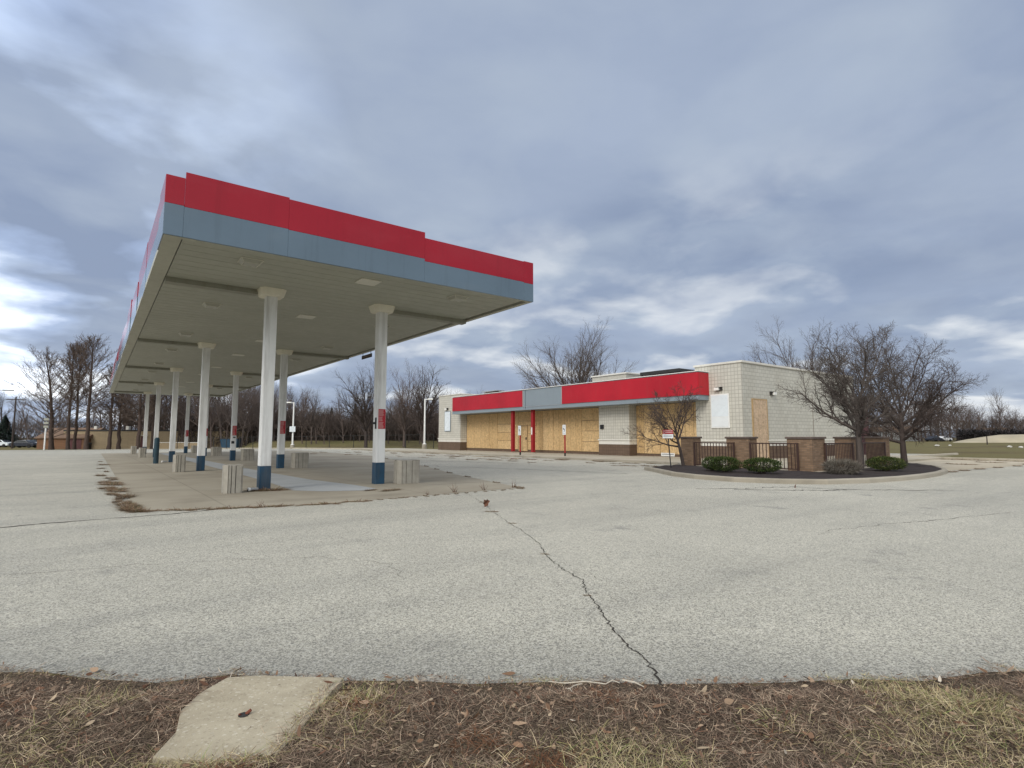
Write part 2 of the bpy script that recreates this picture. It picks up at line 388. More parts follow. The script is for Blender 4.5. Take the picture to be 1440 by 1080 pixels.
M['rust'] = paint('rust', (0.16, 0.05, 0.03), 0.9, 0.3, 30); M['deadleaf'] = paint('dead_leaf', (0.14, 0.06, 0.035), 0.8, 0.3, 20)
M['twigwhite'] = paint('bleached_twig', (0.52, 0.47, 0.39), 0.8, 0.15, 20)
M['rock'] = paint('pale_rubble', (0.6, 0.58, 0.54), 0.9, 0.2, 3)
wm = NT('shallow_water'); p = wm.pos(); M['water'] = wm.fin((0.16, 0.17, 0.18), 0.12, 0.5)

# ------------------------------------------------------------------ ground sheets
sheet('ground', [(-900, -900), (900, -900), (900, 900), (-900, 900)], -0.004, M['ground'])
VERGE = [(-60, 62), (-20, 26.0), (-6, 10.6), (-1.6, 5.75), (-0.36, 4.42), (-0.16, 4.28), (0.07, 3.99), (0.35, 3.72), (0.49, 3.67), (0.68, 3.60), (1.17, 3.14), (1.54, 2.85), (1.71, 2.68),
         (1.91, 2.55), (2.27, 2.31), (2.52, 2.07), (3.1, 1.66), (3.46, 1.45), (3.75, 1.2), (4.15, 1.04), (4.37, 0.9), (6.5, -1.0), (14, -8), (39.5, -31)]
lot = VERGE + [(39.5, 13), (50, 13), (50, 52), (30, 52), (28.2, 58.3), (23.6, 78.3), far(-0.52, 84), far(-0.75, 86), far(-0.93, 88), far(-1.05, 80), (-60, 90)]
sheet('parking_lot', lot, 0.0, M['lot'])
PAD = [(0.68, 12.06), (3.2, 11.2), (4.4, 11.28), (9.0, 11.6), (10.3, 17.05), (12.15, 22.7), (14.1, 29.8), (16.5, 40), (17.5, 62), (0.5, 62), (0.6, 45)]
sheet('forecourt_pad', PAD, 0.004, M['pad'])
sheet('sealed_patch', [(4.0, 14.4), (4.5, 13.75), (5.5, 13.3), (5.85, 13.6), (5.8, 15), (5.45, 17.8), (5.3, 24), (5.25, 40), (5.2, 57), (4.6, 57), (4.4, 40), (4.3, 24), (4.2, 18)], 0.008, M['patch'])
sheet('concrete_apron', [(26.2, 7.3), (29.6, 6.9), (33.84, 6.5), (39.5, 6.9), (39.5, 12.9), (34, 12.9), (29, 12.5), (28, 10)], 0.004, M['apron'])
sheet('access_road', [far(-0.53, 86), far(-0.75, 87.7), far(-0.62, 110), far(-0.45, 112), (30, 84)], -0.0005, M['apron'])

def strip(name, pts, w, mat, dz=0.004, jit=0.03, seed=1, sub=8, taper=True):
    rnd = random.Random(seed); P = [Vector((p[0], p[1], 0)) for p in pts]; Q = []
    for a, b in zip(P, P[1:]):
        for i in range(sub): Q.append(a.lerp(b, i / sub))
    Q.append(P[-1])
    out = []
    for i, q in enumerate(Q):
        d = (Q[min(i+1, len(Q)-1)] - Q[max(i-1, 0)]).normalized(); n = Vector((-d.y, d.x, 0))
        if 0 < i < len(Q) - 1: q = q + n * rnd.gauss(0, jit)
        ww = w * (0.35 + 1.1 * rnd.random()) * (1 if not taper else (1 - 0.55 * (1 - i / len(Q))))
        out.append((q - n * ww / 2, q + n * ww / 2))
    vs = []; fs = []
    for a, b in out: vs += [(a.x, a.y, g(a.y) + dz), (b.x, b.y, g(b.y) + dz)]
    for i in range(len(out) - 1): fs.append((2*i, 2*i+1, 2*i+3, 2*i+2))
    b = MB(); b.add(vs, fs); o = b.build(name, mat); return tag(o, kind='structure')
strip('pavement_crack', [(7.22, 11.6), (6.75, 10.4), (6.3, 9.3), (5.83, 8.43), (5.3, 7.2), (4.88, 6.19), (4.55, 5.5), (4.15, 4.9), (3.89, 4.34), (3.75, 3.9), (3.5, 3.6), (3.31, 3.28), (3.05, 2.9), (2.85, 2.57), (2.75, 2.3), (2.53, 2.02)], 0.0125, M['crack'], 0.004, 0.009, 3, 12)
strip('pavement_crack', [(4.88, 6.19), (5.1, 6.0), (5.25, 6.1)], 0.006, M['crack'], 0.004, 0.01, 31, 8)
strip('pavement_crack', [(3.5, 3.6), (3.55, 3.35), (3.48, 3.2)], 0.005, M['crack'], 0.0045, 0.01, 32, 8)
strip('pavement_crack', [(3.89, 4.34), (3.96, 4.0), (3.86, 3.75)], 0.005, M['crack'], 0.0045, 0.012, 33, 8)
strip('pavement_crack', [(-6, 10.9), (-1.04, 11.23), (-0.22, 11.36), (1.07, 11.35), (1.9, 11.6)], 0.05, M['crack'], 0.004, 0.02, 4, 10, False)
strip('pavement_crack', [(8.02, 3.7), (8.5, 3.75), (8.98, 3.64), (9.8, 3.5), (10.63, 3.25), (13, 2.7)], 0.012, M['crack'], 0.004, 0.03, 5, 10)
strip('pavement_crack', [(12.4, 8.7), (13.4, 8.1), (14.2, 7.8), (14.9, 7.5), (15.1, 6.6), (16, 5.5), (17.2, 4.6)], 0.05, M['crack'], 0.004, 0.06, 6, 8, False)
strip('pavement_crack', [(13.0, 8.0), (14.0, 7.0), (14.6, 6.5), (15.2, 6.3)], 0.09, M['crack'], 0.004, 0.06, 7, 8, False)
strip('pavement_crack', [(12.0, 24), (13.5, 20), (14.6, 16.5), (15.3, 13.5)], 0.07, M['crack'], 0.004, 0.06, 8, 12, False)
strip('pavement_crack', [(12.6, 38), (14.8, 30), (16.2, 25), (17.2, 21.5)], 0.12, M['crack'], 0.004, 0.08, 9, 12, False)
strip('pavement_crack', [(2.4, 4.9), (2.6, 5.6), (2.1, 6.4), (0.9, 7.0), (-0.6, 7.4)], 0.008, M['crack'], 0.004, 0.03, 10, 9)
for i, w in enumerate((66, 74, 80)):
    strip('lot_joint', [far(-0.95, w), far(-0.7, w * 0.985), far(-0.5, w * 0.96), far(-0.38, w * 0.9)], 0.28, M['crack'], 0.004, 0.05, 20 + i, 10, False)
for i, (x, y, a, b_) in enumerate(((21.5, 31.5, 0.5, 1.8), (21.2, 27.3, 0.35, 1.4), (20.6, 34.5, 0.5, 1.2))):
    rnd = random.Random(i); sheet('puddle', [(x + math.cos(t) * a * (0.8 + 0.4 * rnd.random()), y + math.sin(t) * b_ * (0.8 + 0.4 * rnd.random())) for t in [k * math.pi / 8 for k in range(16)]], 0.004, M['water'])

def curb(name, pts, w, h, mat, closed=False):
    P = [Vector((p[0], p[1], 0)) for p in pts]; n = len(P); b = MB(); secs = []
    for i, p in enumerate(P):
        a = P[(i - 1) % n] if (closed or i) else p; c = P[(i + 1) % n] if (closed or i < n - 1) else p
        d = (c - a).normalized(); nn = Vector((-d.y, d.x, 0)); z = g(p.y)
        prof = [(-w/2, -0.02), (-w/2 + 0.01, h * 0.75), (-w/2 + 0.035, h), (w/2 - 0.02, h), (w/2, h - 0.015), (w/2, -0.02)]
        secs.append([(p.x + nn.x * t, p.y + nn.y * t, z + zz) for t, zz in prof])
    vs = [v for s_ in secs for v in s_]; k = 6; fs = []
    for i in range(n if closed else n - 1):
        j = (i + 1) % n
        for q in range(k - 1): fs.append((i*k+q, i*k+q+1, j*k+q+1, j*k+q))
    if not closed: fs += [tuple(range(k)), tuple(range((n-1)*k + k - 1, (n-1)*k - 1, -1))]
    b.add(vs, fs); o = b.build(name, mat); return tag(o, kind='structure')

# sidewalk in front of the shop
tag(MB().prism([(22.5, 15.3), (28.3, 15.3), (28.3, 60), (22.9, 60), (22.9, 32), (22.5, 24)], -0.05, 0.12, g).build('sidewalk', M['walk']), kind='structure')
curb('sidewalk_kerb', [(22.82, 60), (22.82, 45), (22.82, 32), (22.42, 24), (22.3, 18.4), (21.9, 16.2), (20.9, 15.3)][::-1], 0.16, 0.126, M['kerb'])
curb('lot_kerb', [(26.5, 60.5), (23.9, 70), (22.9, 78.6), far(-0.45, 82.5), far(-0.52, 84)], 0.25, 0.14, M['walk'])
curb('lot_kerb', [(39.6, -31), (39.6, 6), (39.6, 13.05), (50, 13.05)], 0.2, 0.13, M['walk'])
# planted island
ISL = [(17.6, 14.6), (16.75, 13.3), (15.75, 11.9), (15.3, 10.7), (15.2, 9.3), (15.7, 8.15), (16.5, 7.32), (17.95, 6.82), (19.7, 6.55), (21.4, 6.5), (23.1, 6.6), (25.0, 6.9), (25.9, 7.2), (27.6, 7.9), (29.3, 9.0), (30.2, 10.0)]
curb('island_kerb', ISL, 0.17, 0.14, M['kerb'])
mul = MB(); ins = ISL + [(29.6, 10.6), (27.5, 9.2), (20.25, 9.2), (20.25, 15.0)]
def mulch_bed():
    bm = bmesh.new(); f = bm.faces.new([bm.verts.new((p[0], p[1], 0.10)) for p in ins]); f.normal_update()
    if f.normal.z < 0: f.normal_flip()
    bmesh.ops.triangulate(bm, faces=[f]); bmesh.ops.subdivide_edges(bm, edges=bm.edges[:], cuts=5, use_grid_fill=True)
    for v in bm.verts:
        if not v.is_boundary: v.co.z += 0.045 * noise.noise(v.co * 2.1) + 0.03 * noise.noise(v.co * 7) + 0.04
    me = bpy.data.meshes.new('mulch_bed'); bm.to_mesh(me); bm.free(); me.materials.append(M['mulch'])
    o = bpy.data.objects.new('mulch_bed', me); COL.objects.link(o); tag(o, kind='structure')
mulch_bed()
tag(MB().prism([(20.25, 9.2), (27.6, 9.2), (27.6, 11), (41, 11), (41, 16.1), (27.2, 16.1), (27.2, 15.3), (20.25, 15.3)], -0.03, 0.1).build('patio_slab', M['walk']), kind='structure')

# ------------------------------------------------------------------ foreground verge
def vdist(x, y):
    """signed distance to the verge line, + on the camera side"""
    best = 1e9; sg = 1
    for (ax, ay), (bx, by) in zip(VERGE, VERGE[1:]):
        dx, dy = bx - ax, by - ay; L = dx * dx + dy * dy
        t = max(0, min(1, ((x - ax) * dx + (y - ay) * dy) / L)); qx, qy = ax + dx * t, ay + dy * t
        d = math.hypot(x - qx, y - qy)
        if d < best: best = d; sg = 1 if (dx * (y - ay) - dy * (x - ax)) < 0 else -1
    return best * sg
def vz(x, y, d):
    t = max(0, min(1, d / 0.35)); t = t * t * (3 - 2 * t)
    return 0.003 + 0.045 * t + 0.026 * noise.noise(Vector((x * 2.3, y * 2.3, 0))) * t + 0.014 * t * noise.noise(Vector((x * 9, y * 9, 4)))
def verge_mesh():
    x0, y0, n, c = -4.0, -3.5, 150, 0.075; idx = {}; vs = []; fs = []
    dd = {}
    for i in range(n):
        for j in range(n):
            x, y = x0 + i * c, y0 + j * c
            if abs(0.68 * (x - 1.5) + 0.73 * (y - 2.9)) > 2.6 and 0.68 * (x - 1.5) + 0.73 * (y - 2.9) > 0: continue
            d = vdist(x, y)
            if d > -0.09:
                idx[(i, j)] = len(vs); z = vz(x, y, d) if d > 0 else -0.012
                near = any(in_slab(x + a, y + b_) for a, b_ in ((0, 0), (.08, 0), (-.08, 0), (0, .08), (0, -.08)))
                vs.append((x, y, min(z, 0.022) if near else z))
    for (i, j) in list(idx):
        q = [(i, j), (i+1, j), (i+1, j+1), (i, j+1)]
        if all(k in idx for k in q): fs.append(tuple(idx[k] for k in q))
    b = MB(); b.add(vs, fs); tag(b.build('grass_verge', M['soil'], smooth=True), kind='structure')
SLAB = [(0.26, 2.78), (0.46, 2.60), (0.67, 2.50), (0.82, 2.66), (1.02, 2.90), (1.15, 3.05), (0.78, 3.36), (0.65, 3.43), (0.5, 3.31), (0.40, 3.16), (0.36, 2.95)]
def in_slab(x, y, m=0.0):
    c = False; n = len(SLAB)
    for i in range(n):
        (ax, ay), (bx, by) = SLAB[i], SLAB[(i + 1) % n]
        if (ay > y) != (by > y) and x < (bx - ax) * (y - ay) / (by - ay) + ax: c = not c
    return c

verge_mesh()

def ribbons(name, P, D, L, W, C, bend, mat, lab=None, segs=2, leaf=False):
    """P base points, D unit directions, L lengths, W widths, C colours, bend = droop"""
    n = len(P); side = np.cross(D, np.array([0, 0, 1.0])); side /= (np.linalg.norm(side, axis=1, keepdims=True) + 1e-9)
    rr = np.random.default_rng(5).random((n, 1)) * 1.6 - 0.8
    side = side * np.cos(rr) + np.cross(side, D) * np.sin(rr)
    rows = []
    for k in range(segs + 1):
        t = k / segs; c = P + D * (L * t)[:, None]; c = c + np.stack([bend[:, 0] * t * t, bend[:, 1] * t * t, bend[:, 2] * t * t], 1)
        w = (W * (math.sin(math.pi * (0.06 + 0.9 * t)) if leaf else (1 - 0.85 * t ** 1.5)))[:, None] / 2
        rows += [c - side * w, c + side * w]
    V = np.stack(rows, 1).reshape(-1, 3); m = 2 * (segs + 1)
    base = (np.arange(n) * m)[:, None]; F = []
    for k in range(segs): F.append(base + np.array([[2*k, 2*k+1, 2*k+3, 2*k+2]]))
    F = np.stack(F, 1).reshape(-1, 4)
    me = bpy.data.meshes.new(name); me.vertices.add(len(V)); me.vertices.foreach_set('co', V.ravel())
    me.loops.add(F.size); me.loops.foreach_set('vertex_index', F.ravel().astype(np.int32))
    me.polygons.add(len(F)); me.polygons.foreach_set('loop_start', np.arange(0, F.size, 4, dtype=np.int32))
    me.update(calc_edges=True); me.validate()
    ca = me.color_attributes.new('col', 'FLOAT_COLOR', 'POINT')
    cc = np.concatenate([np.repeat(C, m, axis=0), np.ones((n * m, 1))], 1); ca.data.foreach_set('color', cc.ravel().astype(np.float32))
    me.materials.append(mat); o = bpy.data.objects.new(name, me); COL.objects.link(o); return o

def verge_grass():
    rg = np.random.default_rng(11); pts = []
    N = 420000
    A = np.array([-1.9, 6.05]); Bv = np.array([6.3, -0.85]); dirv = (Bv - A); Lb = np.linalg.norm(dirv); dirv /= Lb; nrm = np.array([dirv[1], -dirv[0]])
    u = rg.random(N) * Lb; w = rg.random(N) * 2.35 - 0.55
    Q = A + dirv * u[:, None] + nrm * w[:, None]
    pts = [tuple(q) for q in Q]
    P = []; T = []
    for x, y in pts:
        d = vdist(x, y)
        e = 0.07 * noise.noise(Vector((x * 4, y * 4, 2))) + 0.06 * noise.noise(Vector((x * 13, y * 13, 5)))
        if d < -0.045 + e: continue
        if d > 1.75: continue
        if in_slab(x, y) and not (not in_slab(x + .045 + .05 * noise.noise(Vector((x * 11, y * 11, 9))), y - .04) and random.random() < .75) and random.random() > 0.004: continue
        P.append((x, y, max(vz(x, y, max(d, 0)) - 0.004, .05 if in_slab(x, y) else -1))); T.append(d)
    P = np.array(P); T = np.array(T); n = len(P)
    az = rg.random(n) * 2 * math.pi; el = np.abs(rg.normal(0.1, 0.33, n)) + 0.02
    nn = np.array([noise.noise(Vector((p[0] * 1.6, p[1] * 1.6, 7))) for p in P])
    n2 = np.array([noise.noise(Vector((p[0] * 3.1, p[1] * 3.1, 17))) for p in P])
    strawp = np.clip(-0.05 + 0.45 * np.clip((T - 0.5) / 0.4, 0, 1) + 1.3 * nn + .22 * np.clip((P[:, 0] - 2.2) / 1.5, 0, 1), 0, 1)
    isstraw = rg.random(n) < strawp * 0.75
    el = np.where(isstraw, el + 0.3 * rg.random(n) ** 1.5, el)
    D = np.stack([np.cos(az) * np.cos(el), np.sin(az) * np.cos(el), np.sin(el)], 1)
    L = 0.03 + 0.06 * rg.random(n) + 0.03 * isstraw * rg.random(n); L *= np.clip(T / 0.25, 0.5, 1.0); W = 0.0011 + 0.0018 * rg.random(n) ** 1.5
    brown = np.array([(0.155, 0.108, 0.08), (0.235, 0.17, 0.122), (0.078, 0.052, 0.04), (0.30, 0.228, 0.165), (0.165, 0.09, 0.06), (0.42, 0.33, 0.24)])
    straw = np.array([(0.34, 0.275, 0.155), (0.27, 0.215, 0.115), (0.42, 0.35, 0.225), (0.22, 0.205, 0.085), (0.13, 0.16, 0.05)])
    C = np.where(isstraw[:, None], straw[rg.choice(5, n, p=[.28, .25, .20, .18, .09])], brown[rg.choice(6, n, p=[.23, .23, .25, .13, .09, .07])])
    C = C * np.array([1.16, 1.18, 1.18]) * (0.75 + 0.85 * rg.random((n, 1))) * (1 + 0.25 * n2[:, None])
    rust = (np.clip(n2 - 0.35, 0, 1) * 3 > rg.random(n)); C[rust] = np.array([0.17, 0.08, 0.042]) * (0.7 + 0.6 * rg.random((rust.sum(), 1)))
    bend = np.stack([rg.normal(0, 0.018, n), rg.normal(0, 0.018, n), -0.022 * rg.random(n)], 1)
    o = ribbons('verge_grass', P, D, L, W, C, bend, M['blade'], None, 3); tag(o, 'short dry brown and straw coloured grass on the verge', 'grass', None, 'stuff')
    # leaf litter
    n = 6500; k = 0; PP = []; 
    while len(PP) < n:
        i = rg.integers(0, len(P)); PP.append(P[i] + np.array([0, 0, 0.012 + 0.012 * rg.random()]))
    PP = np.array(PP); az = rg.random(n) * 6.283; el = rg.normal(0, 0.25, n)
    D = np.stack([np.cos(az) * np.cos(el), np.sin(az) * np.cos(el), np.sin(el)], 1)
    L = 0.007 + 0.036 * rg.random(n) ** 3; W = L * (0.25 + 0.55 * rg.random(n))
    pal = np.array([(0.29, 0.205, 0.14), (0.19, 0.115, 0.072), (0.35, 0.275, 0.19), (0.13, 0.068, 0.043), (0.45, 0.40, 0.33)])
    C = pal[rg.choice(5, n, p=[.34, .31, .16, .175, .015])] * (0.8 + 0.4 * rg.random((n, 1)))
    bend = np.stack([rg.normal(0, 0.5, n) * L, rg.normal(0, 0.5, n) * L, rg.normal(0.1, 0.35, n) * L], 1)
    rib = ribbons('leaf_litter', PP, D, L, W, C, bend, M['blade'], None, 4, True); tag(rib, 'small dry leaves and chips scattered over the verge', 'leaf litter', None, 'stuff')
verge_grass()

# concrete slab with the broken marker
b = MB((0.68, 2.95, 0.03)); b.prism(SLAB, -0.03, 0.052)
sl = b.build('concrete_slab', M['slab'], bevel=0.006); tag(sl, 'rough tan concrete footing slab sunk in the brown grass at the lot edge', 'slab')
mk = thing('broken_marker', 'rusty broken metal stub in the middle of the concrete slab', 'marker', (0.63, 2.93, 0.05))
b = MB(); b.tube((0, 0, -0.01), (0, 0, 0.006), 0.026, 0.024, 10); b.build('disc', M['darksteel'], mk)
b = MB(); b.tube((0.012, 0.0, 0.004), (0.03, -0.006, 0.02), 0.009, 0.007, 8); b.tube((-0.012, 0.005, 0.004), (-0.02, 0.0, 0.012), 0.006, 0.004, 6); b.build('bolt', M['rust'], mk)
tw = MB(); z = 0.055
tw.path([*[(x * .955, y * .955, q + .012) for x, y, q in ((2.08, 2.44, 0.05), (2.13, 2.36, z), (2.22, 2.29, z + .01), (2.30, 2.22, z), (2.345, 2.21, z + .012), (2.37, 2.18, z))]], [0.002, 0.003, 0.0033, 0.003, 0.0025, 0.0015])
tw.path([*[(x * .955, y * .955, q + .012) for x, y, q in ((2.20, 2.30, z), (2.15, 2.31, z), (2.115, 2.305, z - .005), (2.10, 2.27, 0.05))]], [0.0028, 0.0025, 0.0025, 0.0015]); tw.path([(x * .955, y * .955, q + .012) for x, y, q in ((2.115, 2.305, z - .005), (2.095, 2.325, 0.05))], [0.004, 0.002])
tag(tw.build('bare_twig', M['twigwhite']), 'bleached white forked twig lying on the edge of the dry grass', 'twig')
tw = MB(); tw.path([(x * .955, y * .955, q + .012) for x, y, q in ((2.40, 2.19, 0.06), (2.43, 2.13, 0.062), (2.45, 2.08, 0.05))], [0.003, 0.004, 0.002])
tag(tw.build('bare_twig', M['twigwhite']), 'short curved white twig beside the longer forked one at the grass edge', 'twig')
# dead leaves on the lot
def dead_leaf(loc, s, rz, lab):
    b = MB(); n = 12; vs = []
    for i in range(n):
        a = 2 * math.pi * i / n; r = s * (0.5 + 0.28 * (i % 2) + 0.1 * math.sin(3 * a))
        vs.append((r * math.cos(a) * 0.7, 0.22 * s * math.sin(2 * a) + 0.1 * s * (i % 3 - 1), s * 0.62 + r * math.sin(a)))
    vs.append((0, 0.12 * s, s * 0.6)); vs2 = [(x, y + 0.004, z) for x, y, z in vs]
    b.add(vs + vs2, [(i, (i+1) % n, n) for i in range(n)] + [(n+1+(i+1) % n, n+1+i, 2*n+1) for i in range(n)] + [(i, n+1+i, n+1+(i+1) % n, (i+1) % n) for i in range(n)])
    b.tube((0, 0, 0.0), (0, 0.1 * s, 0.5 * s), 0.004, 0.003, 5)
    o = b.build('dead_leaf', M['deadleaf']); o.location = loc; o.rotation_euler = (0.2, 0.3, rz); tag(o, lab, 'leaf')
dead_leaf((6.06, 8.95, 0.004), 0.12, -0.5, 'large curled brown leaf standing on the crack in front of the concrete pad')
dead_leaf((14.72, 7.31, 0.004), 0.07, 0.4, 'small dark curled leaf on the pavement before the planted island')

# ------------------------------------------------------------------ weeds
def weed_mesh(name, seed, n, rad, h, cols, flat=0.4):
    rg = np.random.default_rng(seed); a = rg.random(n) * 6.283; r = np.sqrt(rg.random(n)) * rad
    P = np.stack([np.cos(a) * r, np.sin(a) * r, np.zeros(n)], 1); az = a + rg.normal(0, 0.8, n); el = np.clip(rg.normal(flat, 0.35, n), 0.05, 1.5)
    D = np.stack([np.cos(az) * np.cos(el), np.sin(az) * np.cos(el), np.sin(el)], 1); L = h * (0.4 + 0.8 * rg.random(n)); W = 0.006 + 0.006 * rg.random(n)
    C = np.array(cols)[rg.integers(0, len(cols), n)] * (0.7 + 0.6 * rg.random((n, 1)))
    o = ribbons(name, P, D, L, W, C, np.stack([rg.normal(0, .03, n), rg.normal(0, .03, n), -0.03 * rg.random(n)], 1) * (h / 0.2), M['blade']); return o
WC = [(0.20, 0.125, 0.08), (0.28, 0.20, 0.125), (0.13, 0.075, 0.05), (0.14, 0.13, 0.07)]
big = weed_mesh('weed_clump', 1, 420, 0.26, 0.26, WC, 0.5); low = weed_mesh('weed_clump', 2, 260, 0.22, 0.12, WC, 0.2); tall = weed_mesh('dry_stalk', 3, 14, 0.05, 0.24, [(0.13, 0.075, 0.05)], 1.1)
def place(o, first, loc, rz, sc, lab, cat, grp):
    c = o if first else o.copy()
    if not first: COL.objects.link(c)
    c.location = loc; c.rotation_euler = (0, 0, rz); c.scale = sc; tag(c, lab, cat, grp); return c
rnd = random.Random(3)
edge = [(0.70, 12.8), (0.66, 13.8), (0.62, 15.4), (0.6, 17.5), (0.6, 20), (0.6, 21.6), (0.72, 12.2), (0.66, 12.55), (0.62, 13.4), (0.5, 14.1), (0.66, 14.9), (0.45, 16.0), (0.55, 16.9), (0.4, 18.0), (0.5, 19.3), (0.35, 20.6), (0.55, 22.5), (0.3, 24.2), (0.5, 27), (0.35, 30), (0.5, 34), (0.4, 39)]
for i, (x, y) in enumerate(edge):
    s = rnd.uniform(0.55, 0.95)
    place(big, i == 0, (x - .05, y, g(y) + 0.004), rnd.gauss(0, .25), (s * rnd.uniform(.35, .75), s * rnd.uniform(1.0, 2.2), s * 0.45), 'dry brown weed tuft in the joint along the left edge of the concrete pad', 'weed', 'weeds along the left edge of the pad')
fl = 0
for i in range(30):
    t = i / 29; x = 0.8 + t * 8.0; y = 12.02 - 0.85 * min(1, t * 3) + (0.35 * max(0, (t - .3)) if t > .3 else 0) + rnd.gauss(0, 0.015)
    s = rnd.uniform(0.35, 0.8) * (1.25 if t < 0.45 else 0.7)
    place(low, fl == 0, (x, y, 0.004), rnd.random() * 6, (s * 1.3, s * 0.45, s * 0.6), 'low dead weed growing in the joint along the front edge of the pad', 'weed', 'weeds along the front edge of the pad'); low.rotation_euler = (0, 0, 0.05); fl = 1
fl2 = 0
for i in range(95):
    t = rnd.random(); y = 14 + t * 40; x = rnd.uniform(max(11.0, 19.5 - t * 6), 22.1)
    if rnd.random() < 0.35: x = 22.1 + rnd.gauss(0, 0.1)
    s = rnd.uniform(0.5, 1.3)
    c = low.copy(); COL.objects.link(c); c.location = (x, y, g(y) + 0.004); c.rotation_euler = (0, 0, rnd.gauss(1.5, 0.25)); c.scale = (s * 1.9, s * 0.9, s * 0.55)
    tag(c, 'flat dead weed patch in the lot between the pad and the boarded shop', 'weed', 'weed patches on the lot before the shop')
for i, (x, y, s) in enumerate(((9.0, 11.7, 1.0), (9.4, 13.3, .8), (10.0, 15.8, .8), (10.6, 18, .9), (11.4, 20.4, .9), (12.2, 22.8, 1), (13.0, 26, 1), (13.9, 29.2, 1.1), (14.8, 33, 1.2))):
    c = low.copy(); COL.objects.link(c); c.location = (x, y, g(y) + 0.004); c.rotation_euler = (0, 0, 1.3); c.scale = (s * 1.3, s * 0.4, s * 0.7)
    tag(c, 'dead weed in the joint along the right edge of the concrete pad', 'weed', 'weeds along the right edge of the pad')
for i, (x, y, s) in enumerate(((7.0, 11.62, 1.1), (7.9, 11.72, 0.9), (8.85, 11.75, 1.0), (2.6, 11.5, 0.7), (11.2, 22.5, .9), (6.2, 11.5, .6))):
    place(tall, i == 0, (x, y, 0.004), i * 1.3, (s, s, s), 'thin dry weed stalk rising from the edge of the concrete pad', 'weed', 'dry stalks at the pad edge')
c = big.copy(); COL.objects.link(c); c.location = (3.5, 14.72, 0.004); c.scale = (1.5, 0.55, 0.5); tag(c, 'dark dead weeds heaped round the foot of the front left column', 'weed', None); del c['group']
for x, y, sx, lab in ((5.95, 12.95, 1.0, 'dead weed patch on the bare pad in front of the front right column'), (5.55, 13.25, 0.6, 'smaller weed patch behind the one before the front right column')):
    c = big.copy(); COL.objects.link(c); c.location = (x, y, 0.004); c.scale = (sx, sx * 0.5, 0.22); c.rotation_euler = (0, 0, .4); tag(c, lab, 'weed'); del c['group']
for i, (x, y) in enumerate(((25.9, 6.95), (27.2, 6.9), (29.0, 6.85), (31, 6.7), (33.2, 6.5), (35.5, 6.6), (38, 6.8))):
    c = low.copy(); COL.objects.link(c); c.location = (x, y, 0.004); c.scale = (2.0, 0.7, 0.7); tag(c, 'dead weed in the seam before the tan apron right of the island', 'weed', 'weeds along the apron seam')
for i, (x, y) in enumerate(((39.3, 8), (39.2, 9.5), (39.3, 10.7), (36.5, 8.2), (33, 8.5))):
    c = low.copy(); COL.objects.link(c); c.location = (x, y, 0.004); c.scale = (1.2, 2.6, 0.8); tag(c, 'dark weed patch on the tan apron by the grass field', 'weed', 'weeds on the apron')

for x, y, s in ((5.75, 8.28, .55), (6.42, 9.55, .4), (5.25, 7.0, .3), (4.2, 4.98, .22), (3.42, 3.5, .16)):
    c = low.copy(); COL.objects.link(c); c.location = (x, y, 0.004); c.scale = (s, s * .5, s * .4); c.rotation_euler = (0, 0, -.9)
    tag(c, 'scrap of dead weed caught in the long crack across the lot', 'weed', 'weed scraps in the long crack')
# ------------------------------------------------------------------ canopy
X0, X1, Y0, Y1, ZS, ZR, ZT = 0.8, 9.63, 11.85, 59.8, 5.1, 5.66, 6.24
CX = (3.46, 6.5); ROWS = [15.0 + 10.4 * k for k in range(5)]
cp = thing('canopy', 'long fuel station canopy with red and grey fascia on white columns with blue feet', 'canopy', (5.2, 35.8, g(35.8)))
OO = cp.location.copy()
# soffit planks: one sheet of strips with real V grooves
b = MB(OO); y = Y0 + 0.06; W = 0.4
while y < Y1 - 0.1:
    y2 = min(y + W, Y1 - 0.06)
    gv = 0.022
    b.add([(X0 + .34, y, ZS), (X1 - .30, y, ZS), (X1 - .30, y2 - gv, ZS), (X0 + .34, y2 - gv, ZS)], [(0, 3, 2, 1)])
    b.add([(X0 + .34, y2 - gv, ZS), (X1 - .30, y2 - gv, ZS), (X1 - .30, y2 - gv/2, ZS + .03), (X0 + .34, y2 - gv/2, ZS + .03), (X1 - .30, y2, ZS), (X0 + .34, y2, ZS)], [(0, 3, 2, 1), (3, 5, 4, 2)])
    y = y2
b.build('soffit', M['soffit'], cp)
b = MB(OO); b.box((X0 + 0.07, Y0 + 0.07, 5.3), (X1 - 0.07, Y1 - 0.07, 5.75)); b.build('roof_deck', M['roof'], cp)
b = MB(OO); b.box((X0 + .02, Y0 + .05, ZS - .02), (X0 + .32, Y1 - .05, ZS + .09)); b.box((X0 + .02, Y0 + .03, ZS - .021), (X0 + .55, Y0 + .13, ZS + .1)); b.build('gutter_trim', M['trim'], cp, 0.006)
b = MB(OO); b.box((X1 - .15, Y0 + .05, ZS - .02), (X1 - .02, Y1 - .05, ZS + .09)); b.box((X1 - .55, Y0 + .03, ZS - .021), (X1 - .02, Y0 + .1, ZS + .1))
b.build('gutter_trim', M['trim'], cp, 0.006)
b = MB(OO); b.box((X1 - .295, Y0 + .8, ZS + .06), (X1 - .155, Y1 - .3, ZS + .12)); b.build('gutter_channel', M['darksteel'], cp)
